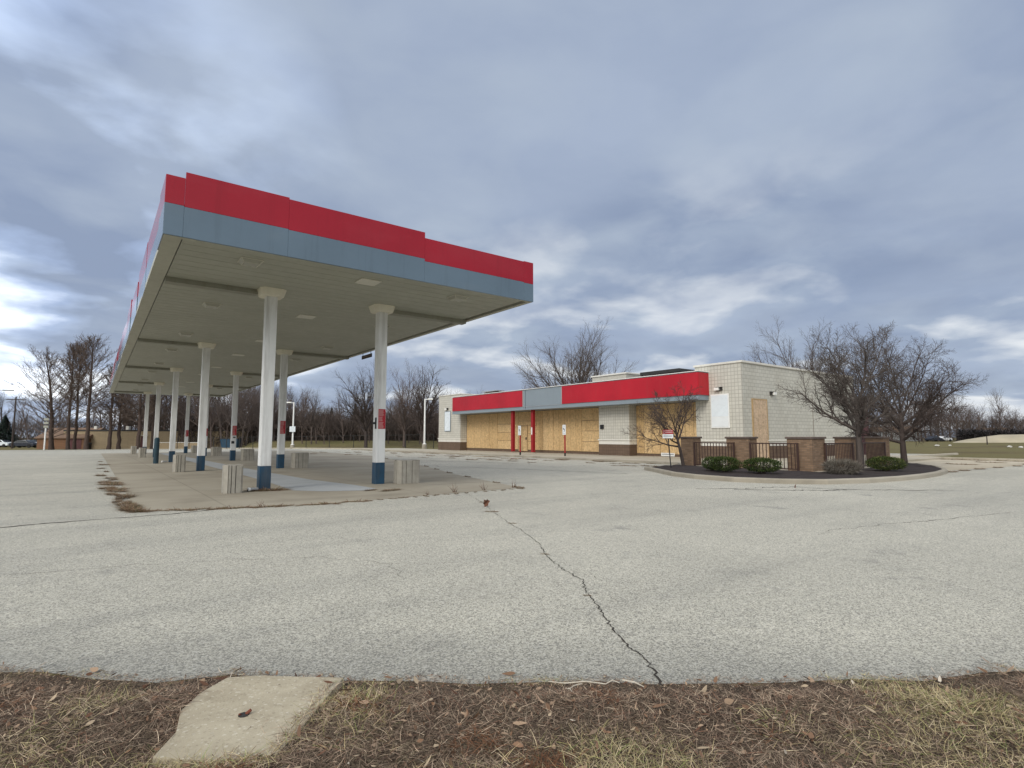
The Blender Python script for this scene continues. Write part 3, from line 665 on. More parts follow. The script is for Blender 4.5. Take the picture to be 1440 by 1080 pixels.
# fascia panels: each a panel with a red band and a grey band; slightly uneven tops as the sheets have slipped
def fascia(p0, p1, zt, zm, t, name='fascia_panel', gap=0.0012):
    p0 = Vector((*p0, 0)); p1 = Vector((*p1, 0)); d = (p1 - p0).normalized(); n = Vector((d.y, -d.x, 0)) * t
    q0 = p0 + d * gap; q1 = p1 - d * gap
    b = MB(OO); b.prism([(q0.x, q0.y), (q1.x, q1.y), (q1.x - n.x, q1.y - n.y), (q0.x - n.x, q0.y - n.y)], ZS - 0.015, zm); gp = b.build(name, M['grey'], cp, 0.004)
    b = MB(OO); b.prism([(q0.x, q0.y), (q1.x, q1.y), (q1.x - n.x, q1.y - n.y), (q0.x - n.x, q0.y - n.y)], zm + 0.002, zt); rd = b.build('red_band', M['red'], gp, 0.004)
    return gp
F = [(0.8, 1.12, 6.235, 5.69), (1.12, 3.02, 6.36, 5.675), (3.02, 6.22, 6.325, 5.66), (6.22, 9.3, 6.185, 5.60), (9.3, 9.63, 6.2, 5.585)]
for a, c_, zt, zm in F: fascia((a, Y0), (c_, Y0), zt, zm, 0.05)
rnd = random.Random(5); y = Y0 + 0.055; k = 0
while y < Y1 - 0.1:
    y2 = min(y + (1.1 if k == 0 else 3.7), Y1 - 0.055)
    fascia((X0 + (0 if k == 0 else rnd.uniform(-0.015, 0.03)), y2), (X0 + (0 if k == 0 else rnd.uniform(-0.01, 0.03)), y), (6.235 if k == 0 else 6.2 + rnd.uniform(-0.1, 0.13)), 5.69 if k == 0 else 5.66 + rnd.uniform(-0.04, 0.02), 0.05)
    fascia((X1, y), (X1, y2), 6.2 + rnd.uniform(-0.05, 0.05), 5.6 + rnd.uniform(-.03, .03), 0.05)
    y = y2; k += 1
x = X0
while x < X1 - 0.1:
    x2 = min(x + 3.1, X1); fascia((x2, Y1), (x, Y1), 6.22, 5.66, 0.05); x = x2
# cross beams, from the gutters to the columns
for yb in ROWS:
    b = MB(OO); b.box((X0 + .33, yb + .12, ZS - .12), (CX[0] - .3, yb + .38, ZS + .02)); b.build('cross_beam', M['beam'], cp, 0.008)
    b = MB(OO); b.box((CX[1] + .3, yb + .12, ZS - .12), (X1 - .16, yb + .38, ZS + .02)); b.build('cross_beam', M['beam'], cp, 0.008)
# columns
for r_, yb in enumerate(ROWS):
    for ci, xc in enumerate(CX):
        z0 = g(yb); h = 0.132
        b = MB(OO); b.box((xc - h, yb - h, z0 + 0.60), (xc + h, yb + h, ZS + 0.05)); c = b.build('column', M['colwhite'], cp, 0.012)
        b = MB(OO); b.box((xc - h - .004, yb - h - .004, z0), (xc + h + .004, yb + h + .004, z0 + 0.60)); b.build('painted_foot', M['colblue'], c, 0.012)
        b = MB(OO); b.frust((xc, yb), ZS - 0.185, ZS + 0.01, .265, .265, .325, .325, .08); b.build('collar', M['collar'], c, 0.015)

# lights and blank plates in the soffit
LX = (2.48, 5.13, 7.68); LY = [12.7, 17.65, 23.3, 28.0, 33.8, 38.4, 44.2, 48.8, 54.6]
ORD = ['first', 'second', 'third', 'fourth', 'fifth', 'sixth', 'seventh', 'eighth', 'ninth']
def soffit_light(loc, lab):
    t = thing('canopy_light', lab, 'light', loc, 0, 'lights under the canopy')
    b = MB()
    b.frust((0, 0), -0.075, 0.0, .15, .15, .215, .215, 0); b.build('housing', M['lens'], t, 0.008)
    b = MB()
    for sx in (-1, 1):
        for sy in (-1, 1): b.tube((sx*.15, sy*.15, -.077), (sx*.217, sy*.217, 0), .009, .009, 5)
    for q, z, r_ in ((.15, -.077, .009), (.215, -.008, .011)):
        for a, c_ in (((-q, -q), (q, -q)), ((q, -q), (q, q)), ((q, q), (-q, q)), ((-q, q), (-q, -q))): b.tube((*a, z), (*c_, z), r_, r_, 5)
    b.build('frame', M['lightframe'], t)
    b = MB(); b.cbox((0, 0, -.08), (.27, .27, .006)); b.build('diffuser', M['lens'], t); return t
def soffit_plate(loc, lab):
    t = thing('canopy_light', lab, 'light', loc, 0, 'lights under the canopy')
    b = MB(); b.cbox((0, 0, -.012), (.5, .5, .024)); b.build('cover_plate', M['plate'], t, 0.004)
    b = MB()
    for sx in (-1, 1):
        for sy in (-1, 1): b.tube((sx*.22, sy*.22, -.03), (sx*.22, sy*.22, -.02), .012, .012, 6)
    b.build('screw', M['galv'], t); return t
pl = pp = None
for j, y in enumerate(LY):
    la = f'caged box light on the left of the canopy ceiling, {ORD[j]} from the front'
    lc = f'caged box light on the right of the canopy ceiling, {ORD[j]} from the front'
    lb = f'flat pale plate along the middle of the canopy ceiling, {ORD[j]} from the front'
    pl = soffit_light((LX[0], y, ZS), la) if pl is None else dup(pl, (LX[0], y, ZS), None, la)
    dup(pl, (LX[2], y, ZS), None, lc)
    pp = soffit_plate((LX[1], y, ZS), lb) if pp is None else dup(pp, (LX[1], y, ZS), None, lb)

# small sign hanging below the right eave
t = thing('hanging_sign', 'narrow dark board hanging on two rods from the right eave of the canopy', 'sign', (9.5, 23.45, 4.86))
b = MB(); b.box((-.015, -.56, -.07), (.015, .56, .09)); b.build('board', M['darksteel'], t, .004)
b = MB(); b.box((-.018, -.5, -.03), (-.0155, .5, .05)); b.build('face', paint('board_print', (0.16, 0.12, 0.11), 0.6, 0.5, 6), t)
for s in (-.45, .45): MB().tube((0, s, .09), (0, s, .22), .012).build('rod', M['darksteel'], t)

# red notices on the right-hand columns
rnd = random.Random(9)
def notice(loc, lab):
    t = thing('column_notice', lab, 'sign', loc, 0, 'red notices on the right hand columns')
    MB().cbox((0, 0, 0), (.215, .006, .56)).build('plate', M['sred'], t, .002)
    b = MB()
    for z0, z1, w0 in ((.25, .09, .17), (.06, -.07, .13), (-.09, -.25, .16)):
        z = z0
        while z > z1:
            w = w0 * rnd.uniform(.75, 1); b.box((-.10, -.0065, z - .013), (-.10 + w, -.0035, z)); z -= .022
    b.build('faded_lettering', M['spink'], t); return t
nt = None
for j, yb in enumerate(ROWS):
    z = (1.83, 1.72, 1.66, 1.62, 1.58)[j]; lab = 'red notice with faded lettering on the right hand column, ' + ('nearest the camera' if j == 0 else ORD[j] + ' row from the front')
    loc = (CX[1] + .015, yb - .137, z)
    nt = notice(loc, lab) if nt is None else dup(nt, loc, None, lab)
t = thing('hose_bracket', 'black bracket on the left face of the front right column beside the red notice', 'bracket', (CX[1] - .133, 14.93, 1.75))
MB().box((-.012, -.05, -.2), (0, .05, .12)).build('back_plate', M['black'], t, .003); MB().box((-.09, -.025, -.07), (-.012, .025, -.01)).build('arm', M['black'], t, .004)
for z, y_, lab in ((1.27, .16, 'small black sticker under the red notice on the third right hand column'), (0.98, .16, 'lower of the two black stickers on the third right hand column')):
    o = MB().cbox((0, 0, 0), (.13 if z > 1.1 else .16, .006, .08 if z > 1.1 else .15)).build('column_sticker', M['black']); o.location = (CX[1] + (.02 if z > 1.1 else -.05), ROWS[2] - .136, z); tag(o, lab, 'sticker')

# slatted guards round the old pump positions
def guard(loc, lab, wide):
    t = thing('pump_guard', lab, 'guard', loc, 0, 'grey guards beside the canopy columns')
    a, d = (.325, .19) if wide else (.19, .17)
    ring = []
    ch = .11 if wide else .085
    pts = [(-a + ch, -d), (-.1 if wide else -.05, -d), (.09 if wide else .05, -d), (a - ch * .2, -d), (a, -d + ch * .4), (a, d - ch), (a - ch, d), (-a + ch, d), (-a, d - ch), (-a, -d + ch)]
    H = .66; n = len(pts)
    MB().prism([(x * .95, y * .95) for x, y in pts], 0.0, H - .02).build('liner', M['guarddark'], t)
    for i in range(n):
        p = Vector((*pts[i], 0)); q = Vector((*pts[(i+1) % n], 0)); dd = (q - p); L = dd.length; dd.normalize(); nn = Vector((dd.y, -dd.x, 0)) * .022
        gp = .003 if i != 1 else .012
        p2 = p + dd * gp; q2 = q - dd * gp; out = nn * (1 if i % 2 else .7)
        MB().prism([(p2.x - nn.x * .4, p2.y - nn.y * .4), (p2.x + out.x, p2.y + out.y), (q2.x + out.x, q2.y + out.y), (q2.x - nn.x * .4, q2.y - nn.y * .4)][::-1], 0.0, H - (.012 * (i % 3))).build('slat', M['guard'], t, .006)
    MB().prism([(x * .985, y * .985) for x, y in pts], H - .02, H - .001 + .004).build('top_plate', M['guard'], t, .004)
    return t
gw = gn = None
names = ['front', 'second', 'third', 'fourth', 'rearmost']
for j, yb in enumerate(ROWS):
    y = yb - .3; z = g(y) + .004
    if j != 2:
        lab = f'narrow grey slatted pump guard left of the {names[j]} left hand canopy column'
        gn = guard((2.68, y, z), lab, False) if gn is None else dup(gn, (2.68, y, z), None, lab)
    lab = f'wide grey slatted pump guard right of the {names[j]} right hand canopy column'
    gw = guard((7.22, y, z), lab, True) if gw is None else dup(gw, (7.22, y, z), None, lab)
t = thing('bollard', 'dark blue steel bollard standing left of the third left hand column', 'bollard', (2.61, 34.18, g(34.18)))
b = MB(); b.tube((0, 0, 0), (0, 0, 1.28), .12, .12, 14); b.build('post', M['steelblue'], t, smooth=False); b = MB(); b.tube((0, 0, 1.28), (0, 0, 1.34), .12, .05, 14); b.build('cap', M['steelblue'], t)
t = thing('pipe_stub', 'short pale capped pipe lying against the foot of the front left column', 'pipe', (3.2, 14.78, .06))
MB().tube((.08, 0, 0), (-.1, -.03, 0), .035, .035, 12).build('pipe', M['galv'], t); MB().tube((-.1, -.03, 0), (-.15, -.038, 0), .045, .045, 12).build('cap', M['white'], t); MB().tube((-.15, -.038, 0), (-.155, -.039, -.07), .018, .018, 8).build('nozzle', M['darksteel'], t)
t = thing('pipe_stub', 'small pale pipe end on the concrete at the foot of the third left hand column', 'pipe', (3.12, 35.4, g(35.4) + .06))
MB().tube((.1, 0, 0), (-.1, -.03, 0), .04, .04, 10).build('pipe', M['galv'], t); MB().tube((-.1, -.03, 0), (-.16, -.04, 0), .05, .05, 10).build('cap', M['white'], t)

# ------------------------------------------------------------------ shop building
sb = thing('store_building', 'low boarded up shop with pale block walls and a long red and grey fascia', 'building', (33, 32, 0))
SO = sb.location.copy()
FX, WX = 27.3, 28.0                        # block front face and recessed shopfront
def bpart(name, boxes, mat, bev=0.0, par=None):
    b = MB(SO)
    for a, c_ in boxes: b.box(a, c_)
    return b.build(name, mat, par or sb, bev)
bpart('wall', [((WX + .06, 19.0, -.3), (41.0, 48.0, 4.7))], M['bside'])
corner = bpart('wall', [((FX, 16.1, 1.12), (41.0, 18.98, 5.25)), ((FX, 16.1, -.3), (41, 18.98, .8))], M['bside'])
bpart('wall', [((FX + .0, 44.45, 1.12), (33.0, 48.55, 5.25))], M['bfront'])
# thin scored-block facing on the fronts facing the lot
bpart('block_facing', [((FX - .02, 16.1, 1.12), (FX - .002, 18.78, 5.25))], M['bfront'])
pier = bpart('wall_pier', [((FX, 23.95, 1.12), (WX + .05, 26.6, 3.36))], M['bfront'])
# plinth and ledge
bpart('plinth', [((FX - .03, 16.07, -.2), (FX + .2, 18.98, .8)), ((FX + .2, 16.06, -.2), (28.2, 16.095, .8)), ((29.6, 16.06, -.2), (41.02, 16.095, .8))], M['bbrown'])
bpart('plinth', [((FX - .03, 23.92, -.2), (WX + .05, 26.63, .8))], M['bbrown'])
bpart('plinth', [((FX - .03, 44.42, -.3), (33.0, 48.58, .78))], M['bbrown'])
bpart('ledge', [((FX - .012, 16.085, .8), (FX + .2, 18.98, 1.06)), ((FX - .07, 16.03, 1.06), (FX + .2, 18.98, 1.13)), ((FX + .2, 16.085, .8), (28.2, 16.1, 1.06)), ((29.6, 16.085, .8), (41.01, 16.1, 1.06)), ((29.6, 16.03, 1.06), (41.05, 16.1, 1.13)), ((FX + .2, 16.03, 1.06), (28.2, 16.1, 1.13))], M['bledge'], .004)
bpart('ledge', [((FX - .012, 23.935, .8), (WX + .04, 26.615, 1.06)), ((FX - .07, 23.88, 1.06), (WX + .04, 26.67, 1.13))], M['bledge'], .004)
bpart('ledge', [((FX - .012, 44.435, .78), (33, 48.565, 1.06)), ((FX - .07, 44.38, 1.06), (33, 48.62, 1.13))], M['bledge'], .004)
# copings
bpart('coping', [((FX - .07, 16.03, 5.25), (41.07, 16.3, 5.36)), ((FX - .07, 16.3, 5.25), (FX + .2, 19.03, 5.36)), ((FX + .2, 18.8, 5.25), (41.07, 19.03, 5.36)), ((40.8, 16.3, 5.25), (41.07, 18.8, 5.36))], M['bledge'], .012)
bpart('coping', [((FX - .05, 44.4, 5.25), (33.05, 48.6, 5.33))], M['bledge'], .012)
bpart('roof', [((WX + .1, 19.05, 4.7), (40.9, 44.4, 4.75)), ((FX + .2, 16.3, 5.0), (40.8, 18.8, 5.1))], M['roof'])
bpart('rear_wall', [((41.02, 16.6, -.3), (44.4, 30, 4.15))], M['maroon'])
# kick strip under the boards
bpart('kick_strip', [((WX - .01, 26.64, 0), (WX + .06, 44.4, .24)), ((WX - .01, 19.0, 0), (WX + .06, 23.9, .24))], M['bbrown'])
# fascia: soffit slab, grey backing, red panels
fs = bpart('fascia', [((26.36, 18.15, 3.33), (28.06, 44.3, 3.40)), ((26.33, 18.12, 3.33), (26.40, 33.38, 4.88)), ((26.33, 33.44, 3.33), (26.40, 44.33, 4.88)), ((26.40, 18.12, 3.33), (28.1, 18.19, 4.88)), ((26.40, 44.26, 3.33), (28.1, 44.33, 4.88)), ((26.40, 18.19, 4.80), (28.2, 44.26, 4.87))], M['bgrey'], .006)
bpart('red_panel', [((26.285, 18.09, 3.60), (26.328, 29.2, 4.84)), ((26.328, 18.075, 3.60), (27.28, 18.118, 4.84))], M['bred'], .004, fs)
bpart('red_panel', [((26.285, 33.75, 3.60), (26.328, 44.25, 4.84))], M['bred'], .004, fs)
bpart('flashing', [((26.26, 18.05, 4.885), (28.2, 44.36, 4.925))], M['white'], .004, fs)
bpart('panel_trim', [((26.30, 29.22, 3.58), (26.326, 29.3, 4.85)), ((26.30, 33.62, 3.58), (26.326, 33.74, 4.85)), ((26.305, 29.3, 3.565), (26.326, 33.62, 3.59))], M['galv'], 0, fs)
for yc in (35.55, 33.0):
    bpart('red_column', [((26.62, yc - .12, .12), (26.86, yc + .12, 3.34))], M['postred'], .01)
bpart('paper_notice', [((26.612, 33.0 - .05, 1.45), (26.619, 33.0 + .08, 2.0))], M['white'])
# osb boards
bpart('board_backing', [((WX + .02, 26.64, .2), (WX + .055, 44.42, 3.325)), ((WX + .02, 19.0, .2), (WX + .055, 23.9, 3.325))], M['cap'])
def boards(x, cells, mat='osb'):
    for (ya, yb_, za, zb) in cells:
        bpart('board', [((x + random.uniform(-.02, .006), ya + .014, za + .012), (x + .04, yb_ - .014, zb - .012))], M[mat], .003)
boards(WX - .03, [(43.1, 44.42, .24, 3.32), (41.88, 43.1, .24, 3.32), (40.66, 41.88, .24, 3.32), (39.4, 40.66, .24, 3.32), (37.0, 39.4, .24, .95), (37.0, 39.4, .95, 1.65), (37.0, 39.4, 1.65, 2.35), (37.0, 39.4, 2.35, 3.32)])
boards(WX - .03, [(36.4, 37.0, .24, 3.32), (33.3, 34.1, .24, 3.32), (34.1, 36.4, 2.55, 3.32), (34.1, 36.4, 2.2, 2.55), (34.1, 35.2, .9, 1.55), (34.1, 35.2, 1.55, 2.2), (34.1, 35.2, .24, .9)])
dr = bpart('door', [((WX - .055, 35.22, .13), (WX - .02, 36.38, 2.18))], M['osb'], .004)
bpart('hinge_batten', [((WX - .075, 35.2, .13), (WX - .056, 35.28, 2.2)), ((WX - .075, 36.32, .13), (WX - .056, 36.4, 2.2)), ((WX - .075, 35.29, 2.12), (WX - .056, 36.31, 2.2))], M['timber'], 0, dr)
bpart('door_lock', [((WX - .1, 35.3, 1.05), (WX - .056, 35.42, 1.25))], M['black'], 0, dr)
c = [(33.3 - .62 * (i + 1), 33.3 - .62 * i, .24, 3.32) for i in range(7)]
boards(WX - .03, c + [(26.64, 28.96, .24, .95), (26.64, 28.96, .95, 1.7), (26.64, 28.96, 1.7, 2.45), (26.64, 28.96, 2.45, 3.32)])
boards(WX - .03, [(23.92 - .615 * (i + 1), 23.92 - .615 * i, .24, 3.32) for i in range(8)])
boards(0, [])
bpart('boarded_door', [((28.2, 16.05, .02), (29.6, 16.10, 3.3))], M['osbpale'], .003)
bpart('door_frame', [((28.14, 16.04, .02), (28.2, 16.098, 3.36)), ((29.6, 16.04, .02), (29.66, 16.098, 3.36)), ((28.2, 16.04, 3.3), (29.6, 16.098, 3.36))], M['timber'])
bpart('downpipe_joint', [((35.0, 16.085, 1.13), (35.02, 16.099, 3.9))], M['bbrown'])
bpart('wall_box', [((FX - .1, 26.15, 1.82), (FX, 26.42, 2.1))], M['black'], .01)
# wall-mounted things
def wall_lamp(loc, rz, lab):
    t = thing('wall_lamp', lab, 'lamp', loc, rz, 'floodlights on the shop walls')
    MB().box((-.16, -.09, -.1), (.16, 0, .1)).build('housing', M['darksteel'], t, .012)
    MB().box((-.26, -.2, -.09), (.02, -.09, .06)).build('lens', M['glass'], t, .015); MB().box((-.18, -.16, .065), (.16, -.0, .09)).build('hood', M['black'], t, .004); return t
wl = wall_lamp((30.2, 16.09, 3.72), 0, 'floodlight on the pale side wall beside the boarded side door'); 
for ch in wl.children: pass
wl.scale = (-1, 1, 1)
w2 = dup(wl, (FX - .02, 17.4, 3.92), -math.pi / 2, 'floodlight above the blank sign panel on the shop corner'); w2.scale = (1, 1, 1)
w3 = dup(wl, (FX - .0, 46.85, 3.95), -math.pi / 2, 'floodlight above the narrow blank panel at the far left of the shop'); w3.scale = (1, 1, 1)
t = thing('blank_sign_panel', 'large blank two-part sign board on the corner block of the shop', 'sign panel', (FX - .03, 17.42, 2.7))
MB().box((-.05, -.56, -.93), (0, .56, .93)).build('frame', M['white'], t, .03); MB().box((-.058, -.5, -.3), (-.051, .5, .86)).build('face', M['panelblue'], t); MB().box((-.058, -.5, -.86), (-.051, .5, -.33)).build('face', M['signwhite'], t)
t = thing('blank_sign_panel', 'tall narrow blank blue-white panel on the far left block of the shop', 'sign panel', (FX - .03, 46.75, 2.75))
MB().box((-.04, -.56, -.97), (0, .56, .97)).build('frame', M['bgrey'], t, .01); MB().box((-.046, -.5, -.91), (-.041, .5, .91)).build('face', M['panelblue'], t)
t = thing('wall_vent', 'pale metal louvre panel at the foot of the boarded bay beside the first pillar', 'vent', (WX - .03, 21.5, .0))
MB().box((-.03, -.5, .12), (0, .5, .32)).build('frame', M['white'], t, .004)
MB().box((-.034, -.44, .2), (-.031, .44, .27)).build('louvre', M['galv'], t)
t = thing('faucet_box', 'small white meter box on the brown plinth behind the railing', 'box', (FX - .05, 17.0, .55))
MB().box((-.06, -.08, -.1), (0, .08, .1)).build('case', M['white'], t, .01); MB().tube((-.03, 0, -.1), (-.03, 0, -.4), .015).build('pipe', M['galv'], t)
# roof units
t = thing('rooftop_unit', 'cream ribbed box with a flat lid on the shop roof before the bare tree', 'roof unit', (34, 31.0, 4.74))
MB().box((-1, -1.85, 0), (1, 1.85, 1.46)).build('casing', M['metalbox'], t); MB().box((-1.1, -1.95, 1.46), (1.1, 1.95, 1.57)).build('lid', M['bledge'], t, .02)
t = thing('rooftop_unit', 'dark open steel frame unit on the shop roof near the corner block', 'roof unit', (33.5, 25.6, 4.74))
for sx in (-.9, .9):
    for sy in (-1.6, 0, 1.6): MB().box((sx - .05, sy - .05, 0), (sx + .05, sy + .05, 1.1)).build('frame_post', M['darksteel'], t)
MB().box((-1, -1.75, 1.1), (1, 1.75, 1.34)).build('frame_top', M['darksteel'], t, .01); MB().box((-.7, -1.3, 0), (.8, 1.3, .9)).build('casing', M['darksteel'], t, .02)
t = thing('rooftop_unit', 'low brown roof vent frame at the far left end of the shop roof', 'roof unit', (31.5, 45.2, 5.3))
for sy in (-1.1, 1.1): MB().box((-.05, sy - .05, 0), (.05, sy + .05, .5)).build('frame_post', M['galv'], t)
MB().box((-.5, -1.3, .42), (.5, 1.3, .5)).build('frame_top', M['galv'], t, .01); MB().box((-.4, -1.1, .06), (.4, 1.0, .36)).build('casing', M['cap'], t, .02)

# accessible parking signs on red posts, by the kerb
def parking_sign(loc, lab):
    t = thing('parking_sign', lab, 'sign', loc, 0, 'parking signs on red posts')
    MB().tube((0, 0, -.1), (0, 0, 1.42), .05, .05, 10).build('post', M['postred'], t)
    MB().tube((0, 0, -.1), (0, 0, .2), .056, .056, 10).build('post_base', M['black'], t)
    MB().box((-.07, -.15, 1.34), (-.055, .15, 1.98)).build('plate', M['signwhite'], t, .004)
    b = MB()   # wheelchair symbol
    b.cbox((-.072, .02, 1.76), (.004, .06, .06)); b.cbox((-.072, .02, 1.70), (.004, .04, .09)); b.cbox((-.072, -.02, 1.665), (.004, .1, .03)); b.cbox((-.072, -.055, 1.62), (.004, .03, .1))
    n = 14
    for i in range(10):
        a0 = math.pi * (.3 + 1.25 * i / 10); a1 = math.pi * (.3 + 1.25 * (i + 1) / 10)
        b.tube((-.072, .02 + .085 * math.cos(a0), 1.63 + .085 * math.sin(a0)), (-.072, .02 + .085 * math.cos(a1), 1.63 + .085 * math.sin(a1)), .012, .012, 4)
    b.build('wheelchair_symbol', M['navy'], t)
    b = MB()
    for z in (1.92, 1.885, 1.85, 1.44, 1.41): b.cbox((-.071, 0, z), (.003, .2, .014))
    b.build('lettering', M['signgrey'], t); return t
ps = parking_sign((23.3, 30.15, .12 + g(30)), 'white parking sign with a wheelchair mark on a red post before the boarded door')
dup(ps, (24.0, 26.4, .12 + g(26)), None, 'white parking sign with a wheelchair mark on a red post before the wide board wall')
t = thing('notice_sign', 'small red and white notice on a leaning black pole at the tip of the island', 'sign', (17.8, 13.55, .08), R(18))
MB().tube((0, 0, -.1), (.03, .10, 1.22), .022, .022, 8).build('pole', M['black'], t)
MB().box((-.005, -.11, 1.18), (.008, .31, 1.34)).build('white_plate', M['signwhite'], t, .002); MB().box((-.005, -.11, 1.342), (.008, .31, 1.51)).build('red_plate', M['sred'], t, .002)
b = MB(); b.tube((-.006, .25, 1.46), (-.0075, .25, 1.46), .03, .03, 12); b.tube((-.006, .25, 1.385), (-.0075, .25, 1.385), .025, .025, 12)
for z in (1.455, 1.395): b.box((-.008, -.09, z), (-.0055, .20, z + .03))
b.build('faded_lettering', paint('notice_print', (0.62, 0.40, 0.40), .6), t)
b = MB(); b.box((-.008, -.07, 1.245), (-.0055, .27, 1.285)); b.build('grey_lettering', M['signgrey'], t)

# ------------------------------------------------------------------ patio pillars and railings
def pillar(x0, x1, y0, y1, lab, h=1.30):
    cx, cy = (x0 + x1) / 2, (y0 + y1) / 2; t = thing('brick_pillar', lab, 'pillar', (cx, cy, .02), 0, 'brick pillars round the patio')
    a, c_ = (x1 - x0) / 2, (y1 - y0) / 2
    MB().box((-a, -c_, -.05), (a, c_, h - .075)).build('shaft', M['brick'], t, .006)
    MB().box((-a - .045, -c_ - .045, h - .075), (a + .045, c_ + .045, h)).build('cap', M['cap'], t, .012)
pillar(20.3, 20.9, 14.33, 14.92, 'narrow brick pillar with a dark cap behind the small tree at the island tip')
pillar(20.3, 20.9, 11.8, 12.75, 'brick pillar with a dark cap behind the two green bushes')
pillar(20.3, 21.3, 9.42, 10.31, 'widest brick pillar, at the near corner of the patio with a pale scratch')
pillar(23.5, 24.3, 9.42, 10.03, 'brick pillar with a long cap left of the tall bare tree trunk')
pillar(26.6, 27.25, 9.42, 10.1, 'rightmost brick pillar, between the two bare trees')
t = MB().box((20.285, 9.83, .68), (20.297, 9.87, .86)).build('paint_scrape', M['bledge']); bpy.data.objects.remove(t)
def railing(p, q, lab):
    p = Vector((*p, 0)); q = Vector((*q, 0)); L = (q - p).length; a = math.atan2(q.y - p.y, q.x - p.x)
    t = thing('metal_railing', lab, 'railing', (p.x, p.y, .05), a, 'brown railings between the brick pillars')
    MB().box((0, -.02, 1.0), (L, .02, 1.045)).build('top_rail', M['railbrown'], t, .004); MB().box((0, -.02, .1), (L, .02, .14)).build('bottom_rail', M['railbrown'], t, .004)
    for x in (.03, L - .03): MB().box((x - .03, -.03, 0), (x + .03, .03, 1.05)).build('rail_post', M['railbrown'], t, .004)
    n = int(L / .125); first = None
    for i in range(1, n):
        if first is None: first = MB().box((-.011, -.011, .14), (.011, .011, 1.0)).build('baluster', M['railbrown'], t); o = first
        else: o = first.copy(); COL.objects.link(o); o.parent = t
        o.location = (L * i / n, 0, 0)
railing((20.05, 14.1), (20.05, 12.25), 'brown metal railing between the narrow pillar and the pillar behind the bushes')
railing((20.05, 11.62), (20.05, 9.78), 'brown metal railing between the pillar behind the bushes and the corner pillar')
railing((21.15, 9.36), (23.5, 9.36), 'brown metal railing right of the corner pillar behind the grey bush')
railing((24.3, 9.36), (26.6, 9.36), 'brown metal railing right of the tall bare tree behind the low green bush')

# ------------------------------------------------------------------ bushes
def bush(loc, rx, ry, h, cols, lab, n=5200, seed=1, leaf=(.03, .055), twiggy=False, cat='bush'):
    rg = np.random.default_rng(seed)
    t = thing('bush', lab, cat, loc, 0, 'clipped bushes on the planted island')
    b = MB()
    rnd = random.Random(seed)
    for i in range(26):
        a = rnd.random() * 6.28; s = rnd.uniform(.3, .85)
        p = [(0.12 * rx * math.cos(a), .12 * ry * math.sin(a), 0), (.4 * s * rx * math.cos(a), .4 * s * ry * math.sin(a), h * .3), (s * rx * math.cos(a) * .9, s * ry * math.sin(a) * .9, h * rnd.uniform(.5, .85))]
        b.path(p, [.012, .008, .003], 4)
    b.build('stem', M['barkdark'], t)
    u = rg.normal(size=(n, 3)); u /= np.linalg.norm(u, axis=1, keepdims=True); u[:, 2] *= np.where(u[:, 2] > 0, 1, .85)
    rad = (0.62 + 0.42 * rg.random(n) ** .6)
    lump = np.array([1 + .16 * noise.noise(Vector(q * 2.2 + seed)) + .1 * noise.noise(Vector(q * 5 + seed)) for q in u])
    P = u * (rad * lump)[:, None]
    P[:, 2] = np.sign(P[:, 2]) * np.abs(P[:, 2]) ** .8
    P = P * np.array([rx, ry, h * .44]) + np.array([0, 0, h * .56])
    D = u * .7 + rg.normal(0, .5, (n, 3)) + np.array([0, 0, .3]); D /= np.linalg.norm(D, axis=1, keepdims=True)
    L = leaf[0] + (leaf[1] - leaf[0]) * rg.random(n); W = L * (.10 if twiggy else .42)
    if twiggy: L = L * 2
    C = np.array(cols)[rg.integers(0, len(cols), n)] * (.6 + .8 * rg.random((n, 1)))
    o = ribbons('foliage', P, D, L, W, C, rg.normal(0, .006, (n, 3)), M['leafgreen']); o.parent = t
GC = [(0.035, 0.06, 0.016), (0.055, 0.085, 0.022), (0.022, 0.038, 0.012), (0.085, 0.105, 0.03)]
bush((17.45, 11.55, .1), .30, .34, .50, GC, 'small round green bush at the left end of the bush row', 2600, 1)
bush((17.0, 10.75, .1), .46, .50, .54, GC, 'green bush touching the small round one before the second pillar', 5200, 2)
bush((17.45, 9.72, .1), .52, .60, .52, GC, 'wide green bush standing alone left of the corner pillar', 6200, 3)
bush((19.3, 8.05, .1), .48, .52, .42, [(.15, .135, .11), (.10, .088, .07), (.20, .18, .15)], 'grey leafless twiggy bush right of the corner pillar', 4200, 4, (.05, .09), True)
bush((22.0, 7.75, .1), .62, .56, .52, [(0.045, 0.07, 0.018), (0.07, 0.095, 0.026), (0.028, 0.042, 0.014), (0.11, 0.12, 0.035)], 'broad low yellow-green bush between the two bare island trees', 6500, 5)

